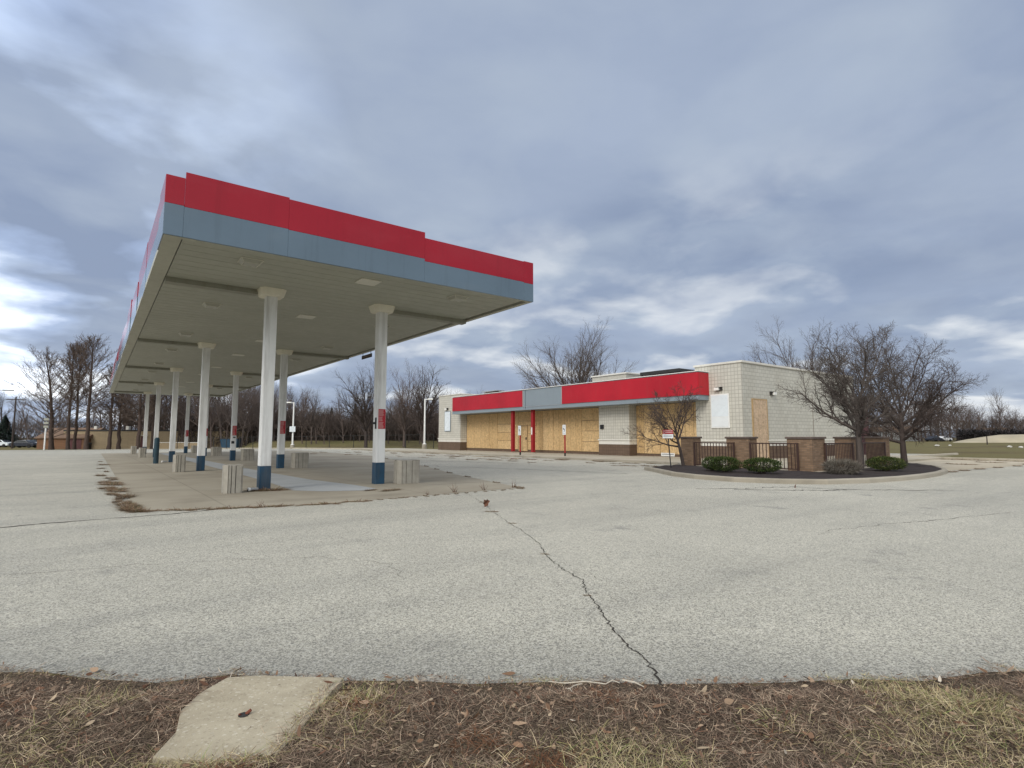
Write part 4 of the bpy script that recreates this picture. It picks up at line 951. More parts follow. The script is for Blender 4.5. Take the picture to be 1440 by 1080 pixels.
# ------------------------------------------------------------------ trees
def grow(seed, H, trunk_h, r0, spec, k=(6, 5, 4, 3, 3)):
    """spec: list per level (count, length factor, spread angle, wobble, uptropism)"""
    rnd = random.Random(seed); tr = MB(); cr = MB(); ends = []
    def br(p, d, L, r, lv, b):
        n = max(3, int(5 - lv * .5)) + (2 if lv == 0 else 0); pts = [p.copy()]; rs = [r]
        wob, up = spec[lv][3], spec[lv][4]
        for i in range(n):
            d = (d + Vector((rnd.gauss(0, wob), rnd.gauss(0, wob), rnd.gauss(0, wob) + up))).normalized()
            p = p + d * (L / n); pts.append(p.copy()); rs.append(max(.004, r * (1 - (.55 if lv == 0 else .8) * (i + 1) / n)))
        b.path(pts, rs, k[min(lv, len(k) - 1)])
        if lv + 1 < len(spec):
            cnt, lf, ang = spec[lv + 1][:3]; cnt = max(2, int(round(cnt * rnd.uniform(.8, 1.2))))
            st = spec[lv + 1][5] if len(spec[lv + 1]) > 5 else .3
            for j in range(cnt):
                t = st + (1 - st) * (j + rnd.random() * .9) / cnt; t = min(t, 1.0); f = t * n; i = min(int(f), n - 1)
                q = pts[i].lerp(pts[i + 1], f - i); dd = (pts[i + 1] - pts[i]).normalized()
                az = j * 2.4 + rnd.random() * 1.2; u = dd.orthogonal().normalized(); w = dd.cross(u); a = ang * rnd.uniform(.75, 1.2) * ((1.4 - .85 * (t - st) / (1.001 - st)) if lv == 0 else 1)
                nd = dd * math.cos(a) + (u * math.cos(az) + w * math.sin(az)) * math.sin(a)
                br(q, nd.normalized(), L * lf * rnd.uniform(.75, 1.15) * ((.82 + .16 * t) if lv == 0 else (1.15 - .45 * t)), rs[i] * .62, lv + 1, cr)
    br(Vector((0, 0, -.1)), Vector((rnd.gauss(0, .03), rnd.gauss(0, .03), 1)).normalized(), trunk_h, r0, 0, tr)
    return tr, cr
def tree(name, lab, loc, seed, H, trunk_h, r0, spec, bark, group=None, rz=0, cat='tree', twig=None):
    t = thing(name, lab, cat, loc, rz, group); tr, cr = grow(seed, H, trunk_h, r0, spec)
    tr.build('trunk', bark, t, smooth=True); cr.build('crown', twig or bark, t); return t
VASE = [(1, 1, 0, .02, .06), (16, .98, .92, .10, .10, .40), (10, .46, .62, .14, .03, .2), (8, .50, .62, .18, .02, .12), (6, .55, .6, .22, .01, .1)]
tree('bare_tree', 'small bare ornamental tree beside the leaning notice at the island tip', (19.2, 14.0, .06), 3, 4.2, 1.75, .085, [(1, 1, 0, .05, .05), (9, 1.1, .90, .10, .12, .55), (7, .52, .6, .14, .03, .2), (7, .52, .6, .18, .0, .12), (6, .5, .6, .2, 0, .1)], M['barkdark'], 'bare trees on the planted island')
tree('bare_tree', 'tall spreading bare tree at the railing between two brick pillars', (23.1, 9.0, .06), 14, 5.6, 2.85, .13, VASE, M['barkgrey'], 'bare trees on the planted island')
tree('bare_tree', 'dark wide bare tree at the right end of the island behind the low bush', (28.9, 9.45, .06), 21, 5.6, 2.55, .14, [(1, 1, 0, .02, .05), (16, 1.24, 1.02, .09, .075, .42), (10, .46, .62, .14, .02, .2), (8, .5, .62, .18, .01, .12), (6, .55, .6, .22, .0, .1)], M['barkdark'], 'bare trees on the planted island')
UPR = [(1, 1, 0, .04, .1), (13, .95, .75, .07, .10, .35), (9, .48, .55, .11, .04, .2), (7, .5, .55, .14, .02, .12), (5, .5, .55, .16, .01, .1)]
FAN = [(1, 1, 0, .02, .08), (18, 1.5, .82, .06, .06, .36), (11, .46, .5, .10, .04, .15), (8, .5, .5, .13, .02, .12), (5, .5, .5, .16, .01, .1)]
tree('bare_tree', 'wide bare tree rising behind the middle of the shop roof', (38.8, 41.0, -.1), 34, 11, 4.9, .24, FAN, M['barkgrey'], 'bare trees behind the shop')
tree('bare_tree', 'bare tree showing over the side wall behind the tall island tree', (48.6, 22.6, 0), 36, 9.5, 4.2, .2, FAN, M['barkgrey'], 'bare trees behind the shop')
# lone taller trees at the wood's edge
tree('bare_tree', 'tall bare tree above the woodland left of the front right column', far(-.262, 84) + (-.5,), 41, 9, 6.3, .28, UPR, M['barkdark'], 'taller bare trees at the wood edge')
tree('bare_tree', 'slim bare tree with tan twigs right of the front right column', far(-.194, 84) + (-.45,), 43, 9, 5.8, .22, UPR, M['barkwood'], 'taller bare trees at the wood edge')
tree('bare_tree', 'dark full bare tree behind the light pole left of the shop', far(-.158, 80) + (-.4,), 44, 9.5, 5.9, .3, UPR, M['barkdark'], 'taller bare trees at the wood edge')

# bald cypresses at the left: straight trunk, upswept side limbs
def cypress(lab, loc, seed, H, r0, lean=0.0, start=.3, wide=1.0):
    rnd = random.Random(seed); tr = MB(); cr = MB(); n = 14; pts = []; rs = []
    for i in range(n + 1):
        t = i / n; pts.append(Vector((lean * t * t * H * .12 + rnd.gauss(0, .05), rnd.gauss(0, .05), -.1 + H * .97 * t))); rs.append(r0 * (1.2 if i == 0 else 1) * (1 - .82 * t))
    tr.path(pts, rs, 8)
    for j in range(84):
        t = start + (1 - start) * (j / 84) ** .9; f = t * n; i = min(int(f), n - 1); q = pts[i].lerp(pts[i + 1], f - i)
        az = j * 2.4 + rnd.random(); L = wide * (4.6 * (1 - t) ** .38 + .5) * rnd.uniform(.6, 1.15); el = rnd.uniform(.12, .4) + .75 * t ** 1.5
        d = Vector((math.cos(az) * math.cos(el), math.sin(az) * math.cos(el), math.sin(el))); pp_ = [q]; rr_ = [max(.02, r0 * .22 * (1.1 - t))]
        for s in range(5):
            d = (d + Vector((rnd.gauss(0, .08), rnd.gauss(0, .08), .05 + rnd.gauss(0, .06)))).normalized(); pp_.append(pp_[-1] + d * L / 5); rr_.append(rr_[0] * (1 - .16 * (s + 1)))
        cr.path(pp_, rr_, 4)
        for s in range(18):
            tt = .25 + .75 * s / 18; ff = tt * 5; ii = min(int(ff), 4); p0 = pp_[ii].lerp(pp_[ii + 1], ff - ii)
            dd = ((pp_[ii+1] - pp_[ii]).normalized() + Vector((rnd.gauss(0, .6), rnd.gauss(0, .6), rnd.gauss(.15, .5)))).normalized(); l2 = L * rnd.uniform(.12, .3)
            p1 = p0 + dd * l2 * .5; p2 = p1 + (dd + Vector((rnd.gauss(0, .3), rnd.gauss(0, .3), .2))).normalized() * l2 * .5
            cr.path([p0, p1, p2], [.02, .014, .008], 3)
            for q_ in range(3):
                d3 = (dd + Vector((rnd.gauss(0, .7), rnd.gauss(0, .7), rnd.gauss(0, .6)))).normalized(); s0 = p0.lerp(p2, .3 + .3 * q_); cr.path([s0, s0 + d3 * rnd.uniform(.2, .5)], [.012, .006], 3)
    t = thing('cypress_tree', lab, 'tree', loc, 0, 'tall cypress trees before the tan building'); tr.build('trunk', M['barkred'], t, smooth=True); cr.build('crown', M['twigtan'], t)
def fz(a, d):
    x, y = far(a, d); return (x, y, g(y))
cypress('bald cypress whose leaning crown sweeps out to the left of the group', fz(-.826, 88), 1, 14.6, .36, -.8, .14, 1.45)
cypress('tall straight cypress second from the left in the group', fz(-.797, 87), 2, 16.0, .27, 0, .35)
cypress('thin straight cypress third from the left in the group', fz(-.784, 89), 3, 16.8, .25, 0, .4)
cypress('tall cypress rightmost of the open group before the tan wall', fz(-.763, 86), 4, 17.0, .32, 0, .32, 1.25)
for i, (a, d, s, h) in enumerate(((-.722, 88, 5, 12.5), (-.705, 90, 6, 11.5), (-.67, 87, 7, 14), (-.645, 89, 8, 14.5))):
    cypress(['forked bare cypress behind the far left corner of the canopy', 'thin dark cypress just right of the forked one', 'thick cypress seen under the canopy left of the rear column', 'cypress right of the rear left column under the canopy'][i], fz(a, d), s, h, .3, 0, .3)

# the woods: a few kinds, copied
WOOD = [(1, 1, 0, .05, .12), (13, .52, .6, .09, .10, .32), (8, .50, .55, .13, .04, .2), (7, .5, .6, .18, .02, .1)]
protos = []
for s in range(5):
    tr, cr = grow(100 + s, 9, 6.6 + .5 * s, .15, WOOD, (5, 4, 3, 3)); 
    t = thing('woodland_tree', 'bare grey-brown tree in the dense woodland beyond the lot', 'tree', (0, 0, 0), 0, 'bare trees of the woodland beyond the lot')
    tr.build('trunk', M['barkwood'], t); cr.build('crown', M['barkwood'], t); protos.append(t)
rnd = random.Random(17); used = [False] * 5
def wood(a, d, sc):
    i = rnd.randrange(5); x, y = far(a, d); loc = (x, y, g(y) - .1); s = (sc * rnd.uniform(.9, 1.2),) * 2 + (sc * rnd.uniform(.85, 1.15),)
    if not used[i]: used[i] = True; r = protos[i]; r.location = loc; r.rotation_euler = (0, 0, rnd.random() * 6); r.scale = s
    else: dup(protos[i], loc, rnd.random() * 6, None, None, s)
for row, (d0, n) in enumerate(((93, 56), (103, 58), (116, 56))):
    for i in range(n):
        a = -.70 + .60 * (i + rnd.random()) / n
        h = .64 if a > -.34 else (.78 if a > -.42 else 1.0)
        if a < -.61 and d0 < 110: d0_ = 116
        else: d0_ = d0
        wood(a, d0_ + rnd.uniform(-4, 4), h * (1 + .1 * row) * rnd.uniform(.85, 1.12))
for i in range(16): wood(-1.1 + .4 * (i + rnd.random()) / 16, rnd.uniform(112, 150), rnd.uniform(.85, 1.15))
for i in range(84):
    a = .55 + .55 * (i + rnd.random()) / 84; wood(a, rnd.uniform(150, 190), rnd.uniform(.85, 1.15) * (1.3 if a < .80 else .95))
for i in range(14): wood(-.12 + .25 * i / 14, rnd.uniform(110, 140), rnd.uniform(.9, 1.1))

def brushwood():
    rg = np.random.default_rng(23); n = 134000
    a = np.concatenate([rg.uniform(-.60, -.09, 90000), rg.uniform(.54, 1.12, 26000), rg.uniform(-1.1, -.60, 18000)])
    d = np.concatenate([rg.uniform(96, 112, 90000), rg.uniform(148, 175, 26000), rg.uniform(113, 132, 18000)])
    pk = np.array([.55 + .75 * (noise.noise(Vector((q * 22, w_ * .12, 0))) * .5 + .5) for q, w_ in zip(a[:90000], d[:90000])])
    hm = np.concatenate([rg.random(90000) ** 1.15 * 5.2 * pk, rg.random(26000) ** 1.2 * 5.6, rg.random(18000) ** 1.4 * 5.0])
    x = HD.x * d + SD.x * a * d; y = HD.y * d + SD.y * a * d; z = np.array([g(v) for v in y]) + hm
    P = np.stack([x, y, z], 1); D = rg.normal(0, .55, (n, 3)) + np.array([0, 0, .9]); D /= np.linalg.norm(D, axis=1, keepdims=True)
    C = np.array([(0.082, .068, .061), (.115, .094, .082), (.058, .048, .044), (.12, .088, .07)])[rg.integers(0, 4, n)]
    o = ribbons('woodland_undergrowth', P, D, .8 + 1.4 * rg.random(n), .035 + .05 * rg.random(n), C, rg.normal(0, .2, (n, 3)), M['blade'])
    tag(o, 'dark tangled leafless undergrowth filling the woodland', 'undergrowth', None, 'stuff')
brushwood()

# evergreens in the wood
def spruce(lab, loc, seed, H, W):
    rg = np.random.default_rng(seed); n = 3600; t_ = rg.random(n) ** .8; r = W * (1 - t_) * (.35 + .65 * rg.random(n)) + .05; a = rg.random(n) * 6.283
    P = np.stack([np.cos(a) * r, np.sin(a) * r, .12 * H + .88 * H * t_ - .25 * r], 1); D = np.stack([np.cos(a), np.sin(a), rg.normal(-.15, .3, n)], 1); D /= np.linalg.norm(D, axis=1, keepdims=True)
    C = np.array([(.022, .035, .03), (.03, .045, .036), (.016, .024, .022)])[rg.integers(0, 3, n)]
    th = thing('evergreen_tree', lab, 'tree', loc); MB().tube((0, 0, -.1), (0, 0, H * .9), .16, .03, 7).build('trunk', M['barkdark'], th)
    o = ribbons('crown', P, D, (.5 + .5 * rg.random(n)) * (1.12 - t_), .16 + .1 * rg.random(n), C, np.stack([np.zeros(n), np.zeros(n), -.12 * rg.random(n)], 1), M['leafgreen']); o.parent = th
spruce('dark spruce between the woodland and the tall bare tree', fz(-.282, 112), 3, 8.6, 1.2)
spruce('small dark spruce in the woodland right of the first light pole', fz(-.325, 114), 4, 8.0, 1.2)
spruce('bluish dark spruce at the far left edge of the view', fz(-.912, 114), 5, 6.4, 2.6)

# ------------------------------------------------------------------ chain-link fence at the far grass strip
def fence(p, q, n, lab):
    p = Vector((*p, g(p[1]))); q = Vector((*q, g(q[1]))); t = thing('chain_link_fence', lab, 'fence', p)
    d = q - p; first = None
    for i in range(n + 1):
        if first is None: first = MB().tube((0, 0, -.1), (0, 0, 1.75), .045, .045, 8).build('fence_post', M['darksteel'], t); o = first
        else: o = first.copy(); COL.objects.link(o); o.parent = t
        o.location = d * (i / n)
    MB().tube((0, 0, 1.7), d + Vector((0, 0, 1.7)), .025, .025, 6).build('top_rail', M['darksteel'], t)
    b = MB(); L = d.length; m = int(L / .45)
    for i in range(m):
        for s in (1, -1):
            a0 = d * (i / m); a1 = d * min(1, (i + 5.5) / m)
            if s < 0: a0, a1 = a1, a0
            b.tube(a0 + Vector((0, 0, .05)), a1 + Vector((0, 0, 1.7)), .004, .004, 3, False)
    b.build('wire_mesh', M['darksteel'], t)
fence((21.5, 82.5), (33.5, 60.8), 6, 'low chain link fence with dark posts along the grass left of the shop')
fence(far(-.60, 88), (21.2, 82.8), 8, 'chain link fence before the woodland seen between the canopy columns')

# low grass bank rising behind the fence
def bank():
    b = MB(); n, m = 60, 16; vs = []; fs_ = []
    for i in range(n):
        for j in range(m):
            u = i / (n - 1); v = j / (m - 1); x, y = far(-.50 + .42 * u, 83 + 17 * v)
            k = min(1, u / .12, (1 - u) / .1); k = max(0, k); k = k * k * (3 - 2 * k); r_ = min(1, v / .75); r_ = r_ * r_ * (3 - 2 * r_)
            vs.append((x, y, g(y) - .02 + k * r_ * (.55 - g(y)) + .05 * k * v * noise.noise(Vector((x * .5, y * .5, 0)))))
    for i in range(n - 1):
        for j in range(m - 1): fs_.append((i*m+j, (i+1)*m+j, (i+1)*m+j+1, i*m+j+1))
    b.add(vs, fs_); tag(b.build('grass_bank', M['ground'], smooth=True), kind='structure')
bank()
# light poles
def light_pole(loc, H, lab, rz):
    t = thing('light_pole', lab, 'light pole', loc, rz, 'white light poles at the edge of the lot')
    MB().tube((0, 0, 0), (0, 0, .55), .3, .28, 14).build('concrete_base', M['kerb'], t); MB().tube((0, 0, .55), (0, 0, .62), .24, .2, 12).build('base_flange', M['white'], t)
    MB().tube((0, 0, .6), (0, 0, H), .12, .085, 10).build('pole', M['white'], t)
    MB().box((0, -.05, H - .12), (.45, .05, H - .04)).build('arm', M['white'], t); MB().box((.3, -.22, H - .12), (.95, .22, H + .04)).build('lamp_head', M['glass'], t, .03); return t
lp = light_pole(fz(-.3935, 78), 6.5, 'white light pole with a square sign, seen between the columns', R(150))
t = thing('pole_sign', 'square pale blue sign mounted low on the white light pole', 'sign', fz(-.3945, 77.7), R(-36.85))
MB().box((-.40, -.02, 2.35), (.40, .01, 3.1)).build('plate', M['panelblue'], t, .004)
b = MB()
for z in (2.95, 2.8, 2.65, 2.5): b.box((-.28, -.026, z - .04), (.28, -.0205, z))
b.build('lettering', M['signgrey'], t)
light_pole(fz(-.157, 67), 6.0, 'white light pole just left of the shop', R(-30))
# street furniture far left
t = thing('post_sign', 'white post with a stack of pale boards on top before the cypresses', 'sign', fz(-.838, 84))
MB().tube((0, 0, 0), (0, 0, 3.3), .1, .1, 8).build('post', M['white'], t)
for z in (3.35, 3.9, 4.45): MB().box((-.28, -.05, z), (.28, .05, z + .34)).build('board', M['trim'], t, .01)
t = thing('utility_pole', 'dark wooden utility pole with a crossarm at the far left', 'utility pole', fz(-.896, 100))
MB().tube((0, 0, -.2), (0, 0, 9.3), .17, .11, 9).build('pole', M['barkdark'], t); MB().box((-1.3, -.06, 8.7), (1.3, .06, 8.85)).build('crossarm', M['barkdark'], t)
for s in (-1.1, -.5, .5, 1.1): MB().tube((s, 0, 8.85), (s, 0, 9.05), .05, .04, 6).build('insulator', M['galv'], t)
t = thing('street_light', 'street lamp arm reaching in from the left edge of the view', 'street lamp', fz(-.965, 60), R(0))
MB().tube((0, 0, -.1), (0, 0, 6.6), .1, .07, 8).build('pole', M['galv'], t); MB().path([(0, 0, 6.5), (.8, 0, 6.8), (2.0, .1, 6.85)], [.05, .04, .035], 6).build('arm', M['galv'], t); MB().box((1.9, -.1, 6.78), (2.9, .2, 6.92)).build('lamp_head', M['galv'], t, .03)

# ------------------------------------------------------------------ far buildings (left)
def frame_thing(name, lab, cat, a, d): return thing(name, lab, cat, fz(a, d), R(-36.85))
t = frame_thing('brick_building', 'long low tan walled building behind the cypress trunks', 'building', -.70, 97)
MB().box((-10.2, 0, -.3), (22, 9, 3.05)).build('wall', M['tanwall'], t); MB().box((-10.25, -.06, 3.05), (22.1, 9.1, 3.3)).build('roof_edge', M['darksteel'], t)
MB().box((3.3, -.03, 0), (4.4, .04, 2.15)).build('door', M['maroon'], t, .01); MB().box((3.1, -.6, 2.3), (4.6, 0, 2.38)).build('door_canopy', M['bledge'], t)
for x in (-6.5, -.8, 9.5, 15): MB().box((x, 2, 3.3), (x + .5, 2.5, 3.95)).build('roof_vent', M['bledge'], t)
t = frame_thing('brick_house', 'small orange brick house with a brown gable roof at the left', 'house', -.826, 96)
MB().box((-2.5, 0, -.3), (6.0, 7, 2.0)).build('wall', M['farbrick'], t)
b = MB(); b.add([(-2.8, -.3, 1.95), (6.3, -.3, 1.95), (6.3, 3.5, 3.7), (-2.8, 3.5, 3.7), (-2.8, 7.3, 1.95), (6.3, 7.3, 1.95), (-2.8, -.3, 1.8), (6.3, -.3, 1.8), (6.3, 7.3, 1.8), (-2.8, 7.3, 1.8)], [(0, 1, 2, 3), (3, 2, 5, 4), (6, 7, 1, 0), (8, 9, 4, 5), (6, 0, 3, 4, 9), (7, 8, 5, 2, 1), (9, 8, 7, 6)]); b.build('roof', M['farroof'], t)
MB().box((2.6, -.03, 0), (5.2, .03, 1.75)).build('entrance', M['maroon'], t); MB().box((3.85, -.05, 0), (3.95, -.031, 1.75)).build('door_frame', M['farroof'], t)
t = frame_thing('brick_wall', 'low tan wall in two stretches behind the rear columns', 'wall', -.60, 92)
MB().box((-3.8, 0, -.3), (4.6, .4, .95)).build('wall', M['tanwall'], t); MB().box((-3.9, -.05, .95), (4.7, .45, 1.05)).build('coping', M['bledge'], t)
t = frame_thing('waste_bin', 'dark bin standing against the tan wall by the cypress trunk', 'bin', -.759, 95)
MB().frust((0, 0), 0, 1.0, .28, .28, .36, .36, .05).build('body', M['black'], t); MB().frust((0, 0), 1.0, 1.1, .39, .39, .3, .3, .05).build('lid', M['black'], t)
t = frame_thing('dumpster', 'dark blue skip far off in front of the woodland behind the columns', 'dumpster', -.503, 90)
MB().frust((0, 0), 0.1, 1.5, 1.2, .8, 1.4, .9, 0).build('body', M['colblue'], t, .02); MB().box((-1.45, -.95, 1.5), (1.45, .95, 1.6)).build('lid', M['black'], t, .02)

# far houses glimpsed through the trees
def house(a, d, w, h, mat, lab):
    t = frame_thing('far_house', lab, 'house', a, d); MB().box((-w / 2, 0, -.3), (w / 2, 7, h)).build('wall', mat, t)
    b = MB(); b.add([(-w/2 - .3, -.4, h), (w/2 + .3, -.4, h), (w/2 + .3, 3.5, h + 1.6), (-w/2 - .3, 3.5, h + 1.6), (-w/2 - .3, 7.4, h), (w/2 + .3, 7.4, h)], [(0, 1, 2, 3), (3, 2, 5, 4), (0, 3, 4), (1, 5, 2), (0, 4, 5, 1)]); b.build('roof', M['farroof'], t)
    for x in (-w * .3, w * .1): f = MB().box((x, -.04, 1.0), (x + 1.1, .02, 2.1)).build('window', M['white'], t); MB().box((x + .1, -.05, 1.1), (x + 1.0, -.041, 2.0)).build('pane', M['carglass'], f)
house(-.16, 128, 13, 2.6, M['bledge'], 'pale low house glimpsed through the trees left of the shop')
house(.70, 165, 12, 2.8, M['panelblue'], 'pale blue house behind the trunk of the dark island tree')
house(.88, 168, 8, 2.4, M['signwhite'], 'small pale house at the left foot of the dirt mound')

# cars far off
def car(loc, rz, body, lab, grp):
    t = thing('parked_car', lab, 'car', loc, rz, grp)
    pr = [(-2.1, .35), (-2.15, .75), (-1.95, .95), (-1.35, 1.0), (-.8, 1.42), (.55, 1.46), (1.25, 1.0), (2.0, .88), (2.15, .6), (2.1, .35)]
    b = MB(); n = len(pr); vs = [(x, -.85 + (.12 if z > 1.1 else 0), z) for x, z in pr] + [(x, .85 - (.12 if z > 1.1 else 0), z) for x, z in pr]
    b.add(vs, [tuple(range(n)), tuple(range(2*n - 1, n - 1, -1))] + [(i, i + n, (i+1) % n + n, (i+1) % n) for i in range(n)]); b.build('body', body, t, .04)
    b = MB(); b.add([(-1.2, -.86, 1.02), (-.72, -.78, 1.38), (.45, -.78, 1.4), (1.05, -.86, 1.02), (-1.2, .86, 1.02), (-.72, .78, 1.38), (.45, .78, 1.4), (1.05, .86, 1.02)], [(0, 3, 2, 1), (4, 5, 6, 7)]); b.build('side_window', M['carglass'], t)
    b = MB(); b.add([(.6, -.68, 1.45), (1.24, -.74, 1.04), (1.24, .74, 1.04), (.6, .68, 1.45)], [(0, 1, 2, 3)]); o = b.build('windscreen', M['carglass'], t); o.location = (.02, 0, .02)
    f = None
    for x in (-1.35, 1.35):
        for y in (-.8, .8):
            w = MB().tube((0, -.11, 0), (0, .11, 0), .33, .33, 14).build('wheel', M['tyre'], t); w.location = (x, y, .33)
    return t
car(fz(-.866, 112), R(-30), M['carwhite'], 'white car parked beside the orange brick house', 'cars parked far off at the left')
car(fz(-.874, 106), R(-30), M['cardark'], 'dark car in front of the white one by the brick house', 'cars parked far off at the left')
car(fz(-.915, 112), R(-40), M['panelblue'], 'pale car at the far left edge under the spruce', 'cars parked far off at the left')
car(fz(.757, 148), R(-20), M['cardark'], 'dark car on the left of the pair beyond the field', 'cars beyond the grass field')
car(fz(.774, 150), R(-20), M['carwhite'], 'white topped car on the right of the pair beyond the field', 'cars beyond the grass field')

# ------------------------------------------------------------------ field at the right
def mound():
    ctr = Vector(far(.99, 128)).to_3d(); b = MB(ctr); vs = []; n, m = 46, 14; fs_ = []
    for i in range(n):
        for j in range(m):
            u = i / (n - 1); v = j / (m - 1); p = Vector(far(.79 + .55 * u, 118 + 20 * v)).to_3d()
            h = 1.75 * min(1, max(0, (u - .0) / .16)) ** .8 * math.sin(math.pi * v) ** .6 + .12 * noise.noise(Vector((u * 14, v * 5, 0))) * math.sin(math.pi * v)
            vs.append((p.x, p.y, g(p.y) - .03 + h))
    for i in range(n - 1):
        for j in range(m - 1): fs_.append((i*m+j, (i+1)*m+j, (i+1)*m+j+1, i*m+j+1))
    b.add(vs, fs_); tag(b.build('dirt_mound', M['dirt'], smooth=True), 'long pale bare dirt mound beyond the grass field', 'mound', None, 'structure')
mound()
def hedge():
    rg = np.random.default_rng(31); n = 16000; a = rg.uniform(.80, 1.2, n); d = rg.uniform(139, 143, n); hh = rg.random(n) * 2.5
    x = HD.x * d + SD.x * a * d; y = HD.y * d + SD.y * a * d; ctr = np.array([HD.x * 141 + SD.x * 141, HD.y * 141 + SD.y * 141, 0])
    P = np.stack([x, y, hh + .1], 1) - ctr; D = rg.normal(0, .6, (n, 3)) + np.array([0, 0, .2]); D /= np.linalg.norm(D, axis=1, keepdims=True)
    C = np.array([(.03, .028, .03), (.045, .038, .04), (.022, .022, .022)])[rg.integers(0, 3, n)]
    o = ribbons('hedge', P, D, .5 + .5 * rg.random(n), .14 + .12 * rg.random(n), C, rg.normal(0, .05, (n, 3)), M['leafgreen']); o.location = ctr; tag(o, 'long dark level hedge behind the pale dirt mound', 'hedge')
hedge()
t = thing('field_post', 'thin dark post standing in the grass field before the mound', 'post', fz(.852, 90)); MB().tube((0, 0, -.2), (0, 0, 1.35), .09, .07, 7).build('post', M['barkdark'], t); MB().tube((0, 0, 1.35), (0, 0, 1.42), .1, .1, 7).build('cap', M['darksteel'], t)
def rock(loc, s, lab):
    bm = bmesh.new(); bmesh.ops.create_icosphere(bm, subdivisions=2, radius=1)
    for v in bm.verts: v.co *= 1 + .35 * noise.noise(v.co * 1.7 + Vector(loc)); v.co.z *= .55
    me = bpy.data.meshes.new('rubble'); bm.to_mesh(me); bm.free(); me.materials.append(M['rock']); o = bpy.data.objects.new('rubble', me); COL.objects.link(o); o.location = loc; o.scale = (s * 1.5, s, s); tag(o, lab, 'rubble')
rock((88.36, 25.08, .08), .27, 'white lump of rubble in the grass field before the parked cars')
rock((96.3, 25.84, .02), .18, 'small pale rubble right of the white lump in the field')
rock((88.0, 17.8, .06), .24, 'white rubble at the right edge of the grass field'); rock((86, 16.4, .05), .2, 'pale flat rubble beside a dark tuft at the right edge of the field')

# ------------------------------------------------------------------ sky and light
w = bpy.data.worlds.new('World'); S.world = w; w.use_nodes = True; nt_ = w.node_tree; nt_.nodes.clear()
BACK_FILL, ZEN = 0.95, 1.45
SUN_EL, SUN_AZ = R(36), R(-112)       # azimuth from +Y towards +X
class WT(NT):
    def __init__(s): s.t = nt_; s.n = nt_.nodes
W_ = WT(); out = W_.node('ShaderNodeOutputWorld'); bg = W_.node('ShaderNodeBackground'); W_.link(bg.outputs[0], out.inputs[0]); bg.inputs[1].default_value = 0.1
sky = W_.node('ShaderNodeTexSky', sky_type='NISHITA'); sky.sun_disc = False; sky.sun_elevation = SUN_EL; sky.sun_rotation = SUN_AZ
dv = W_.node('ShaderNodeTexCoord').outputs['Generated']; x = W_.xyz(dv)
el = W_.math('MAXIMUM', x[2], 0.0)
den = W_.math('ADD', el, 0.16)
uv = W_.comb(W_.math('DIVIDE', x[0], den), W_.math('DIVIDE', x[1], den), 0.0)
def off(v, o):
    n = W_.node('ShaderNodeMapping'); W_.link(v, n.inputs[0]); n.inputs['Location'].default_value = o; return n.outputs[0]
big = W_.noise(off(uv, (3.1, 1.7, 0)), 0.85, 7, 0.5, 0.25)
det = W_.noise(off(uv, (9.2, 4.4, 2)), 2.6, 6, 0.5, 0.3)
den2 = W_.math('ADD', el, 0.20); uv2 = W_.comb(W_.math('DIVIDE', x[0], den2), W_.math('DIVIDE', x[1], den2), W_.math('MULTIPLY', el, 3.0))
stk = W_.noise(off(uv2, (5.0, 2.6, 1)), 1.55, 8, 0.47, 0.2)
low = W_.rng(el, 0.10, 0.46, 1.0, 0.0)
c = W_.mix(W_.rng(big, 0.38, 0.62), (0.275, 0.345, 0.49), (0.40, 0.475, 0.615))
c = W_.mix(W_.rng(det, 0.40, 0.70, 0, 0.75), c, (0.46, 0.535, 0.645))
br = W_.math('MULTIPLY', W_.rng(stk, 0.51, 0.60), low)
c = W_.mix(W_.math('MULTIPLY', br, W_.rng(det, 0.36, 0.62, 0.35, 1.0)), c, (0.86, 0.89, 0.92))
dk = W_.math('MULTIPLY', W_.rng(stk, 0.50, 0.40), low)
c = W_.mix(W_.math('MULTIPLY', dk, 0.45), c, (0.285, 0.34, 0.46))
# brightness round the veiled sun, and an overcast zenith warmed and boosted out of view as fill
sd = Vector((math.cos(SUN_EL) * math.sin(SUN_AZ), math.cos(SUN_EL) * math.cos(SUN_AZ), math.sin(SUN_EL)))
dt = W_.node('ShaderNodeVectorMath', operation='DOT_PRODUCT'); W_.link(dv, dt.inputs[0]); dt.inputs[1].default_value = sd
lobe = Vector((math.cos(R(14)) * math.sin(R(-14)), math.cos(R(14)) * math.cos(R(-14)), math.sin(R(14))))
d2 = W_.node('ShaderNodeVectorMath', operation='DOT_PRODUCT'); W_.link(dv, d2.inputs[0]); d2.inputs[1].default_value = lobe
glow = W_.math('MULTIPLY', W_.rng(d2.outputs['Value'], 0.82, 1.0, 0.0, 1.25), W_.rng(stk, .44, .60, .05, 1.0))
d3 = W_.node('ShaderNodeVectorMath', operation='DOT_PRODUCT'); W_.link(dv, d3.inputs[0]); d3.inputs[1].default_value = tuple(-HD)
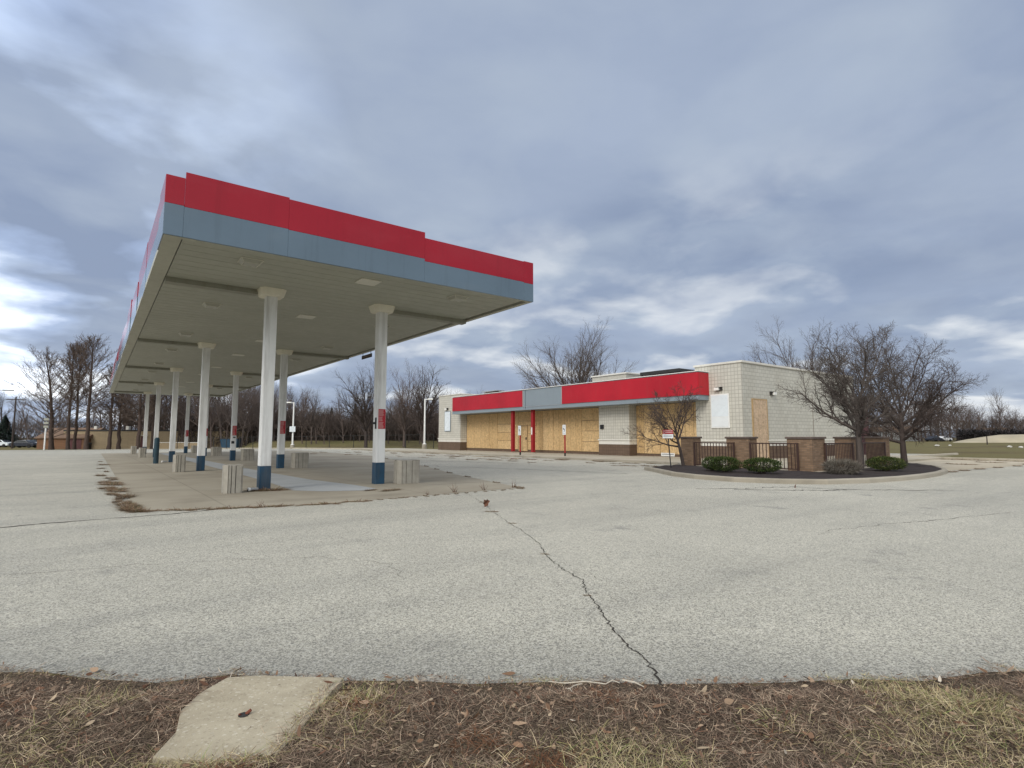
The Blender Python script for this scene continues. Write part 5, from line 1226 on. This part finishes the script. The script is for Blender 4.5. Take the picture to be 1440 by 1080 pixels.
back_fill = W_.rng(d3.outputs['Value'], 0.0, 0.75, 0.0, BACK_FILL)  # extra unseen sky brightness behind the camera, added to lift ground and walls
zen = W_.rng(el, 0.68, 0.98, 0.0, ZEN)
sunny = W_.rng(dt.outputs['Value'], 0.75, 1.0, 0.0, 1.5)
vm = W_.node('ShaderNodeVectorMath', operation='SCALE'); W_.link(c, vm.inputs[0]); W_.link(W_.math('MULTIPLY', W_.math('ADD', 1.0, glow), 9.6), vm.inputs['Scale'])
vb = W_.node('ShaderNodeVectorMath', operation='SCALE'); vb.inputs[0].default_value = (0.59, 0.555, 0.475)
W_.link(W_.math('MULTIPLY', W_.math('ADD', W_.math('ADD', zen, back_fill), sunny), 9.6), vb.inputs['Scale'])
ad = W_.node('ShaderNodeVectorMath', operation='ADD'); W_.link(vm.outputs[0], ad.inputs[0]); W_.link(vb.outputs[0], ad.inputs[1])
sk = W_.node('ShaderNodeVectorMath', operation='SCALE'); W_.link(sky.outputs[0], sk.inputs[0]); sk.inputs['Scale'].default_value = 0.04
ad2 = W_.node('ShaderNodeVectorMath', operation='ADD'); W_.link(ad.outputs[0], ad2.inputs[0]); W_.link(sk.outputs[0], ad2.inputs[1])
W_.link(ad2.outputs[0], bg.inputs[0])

ld = bpy.data.lights.new('sun', 'SUN'); ld.energy = 1.5; ld.angle = R(22); ld.color = (1.0, 0.95, 0.87)
lo = bpy.data.objects.new('sun', ld); COL.objects.link(lo); lo.rotation_euler = (-sd).to_track_quat('-Z', 'Y').to_euler(); lo.location = (0, 0, 60)

cd = bpy.data.cameras.new('camera'); cam = bpy.data.objects.new('camera', cd); COL.objects.link(cam)
cam.location = (0, 0, 1.35); cam.rotation_euler = (R(90) + math.atan(73 / 780), 0, R(-36.85))
cd.sensor_width = 36; cd.lens = 780 / 1440 * 36; cd.clip_start = 0.05; cd.clip_end = 3000; S.camera = cam
S.view_settings.view_transform = 'Standard'; S.view_settings.look = 'None'; S.view_settings.exposure = 0.0; S.view_settings.gamma = 1.0
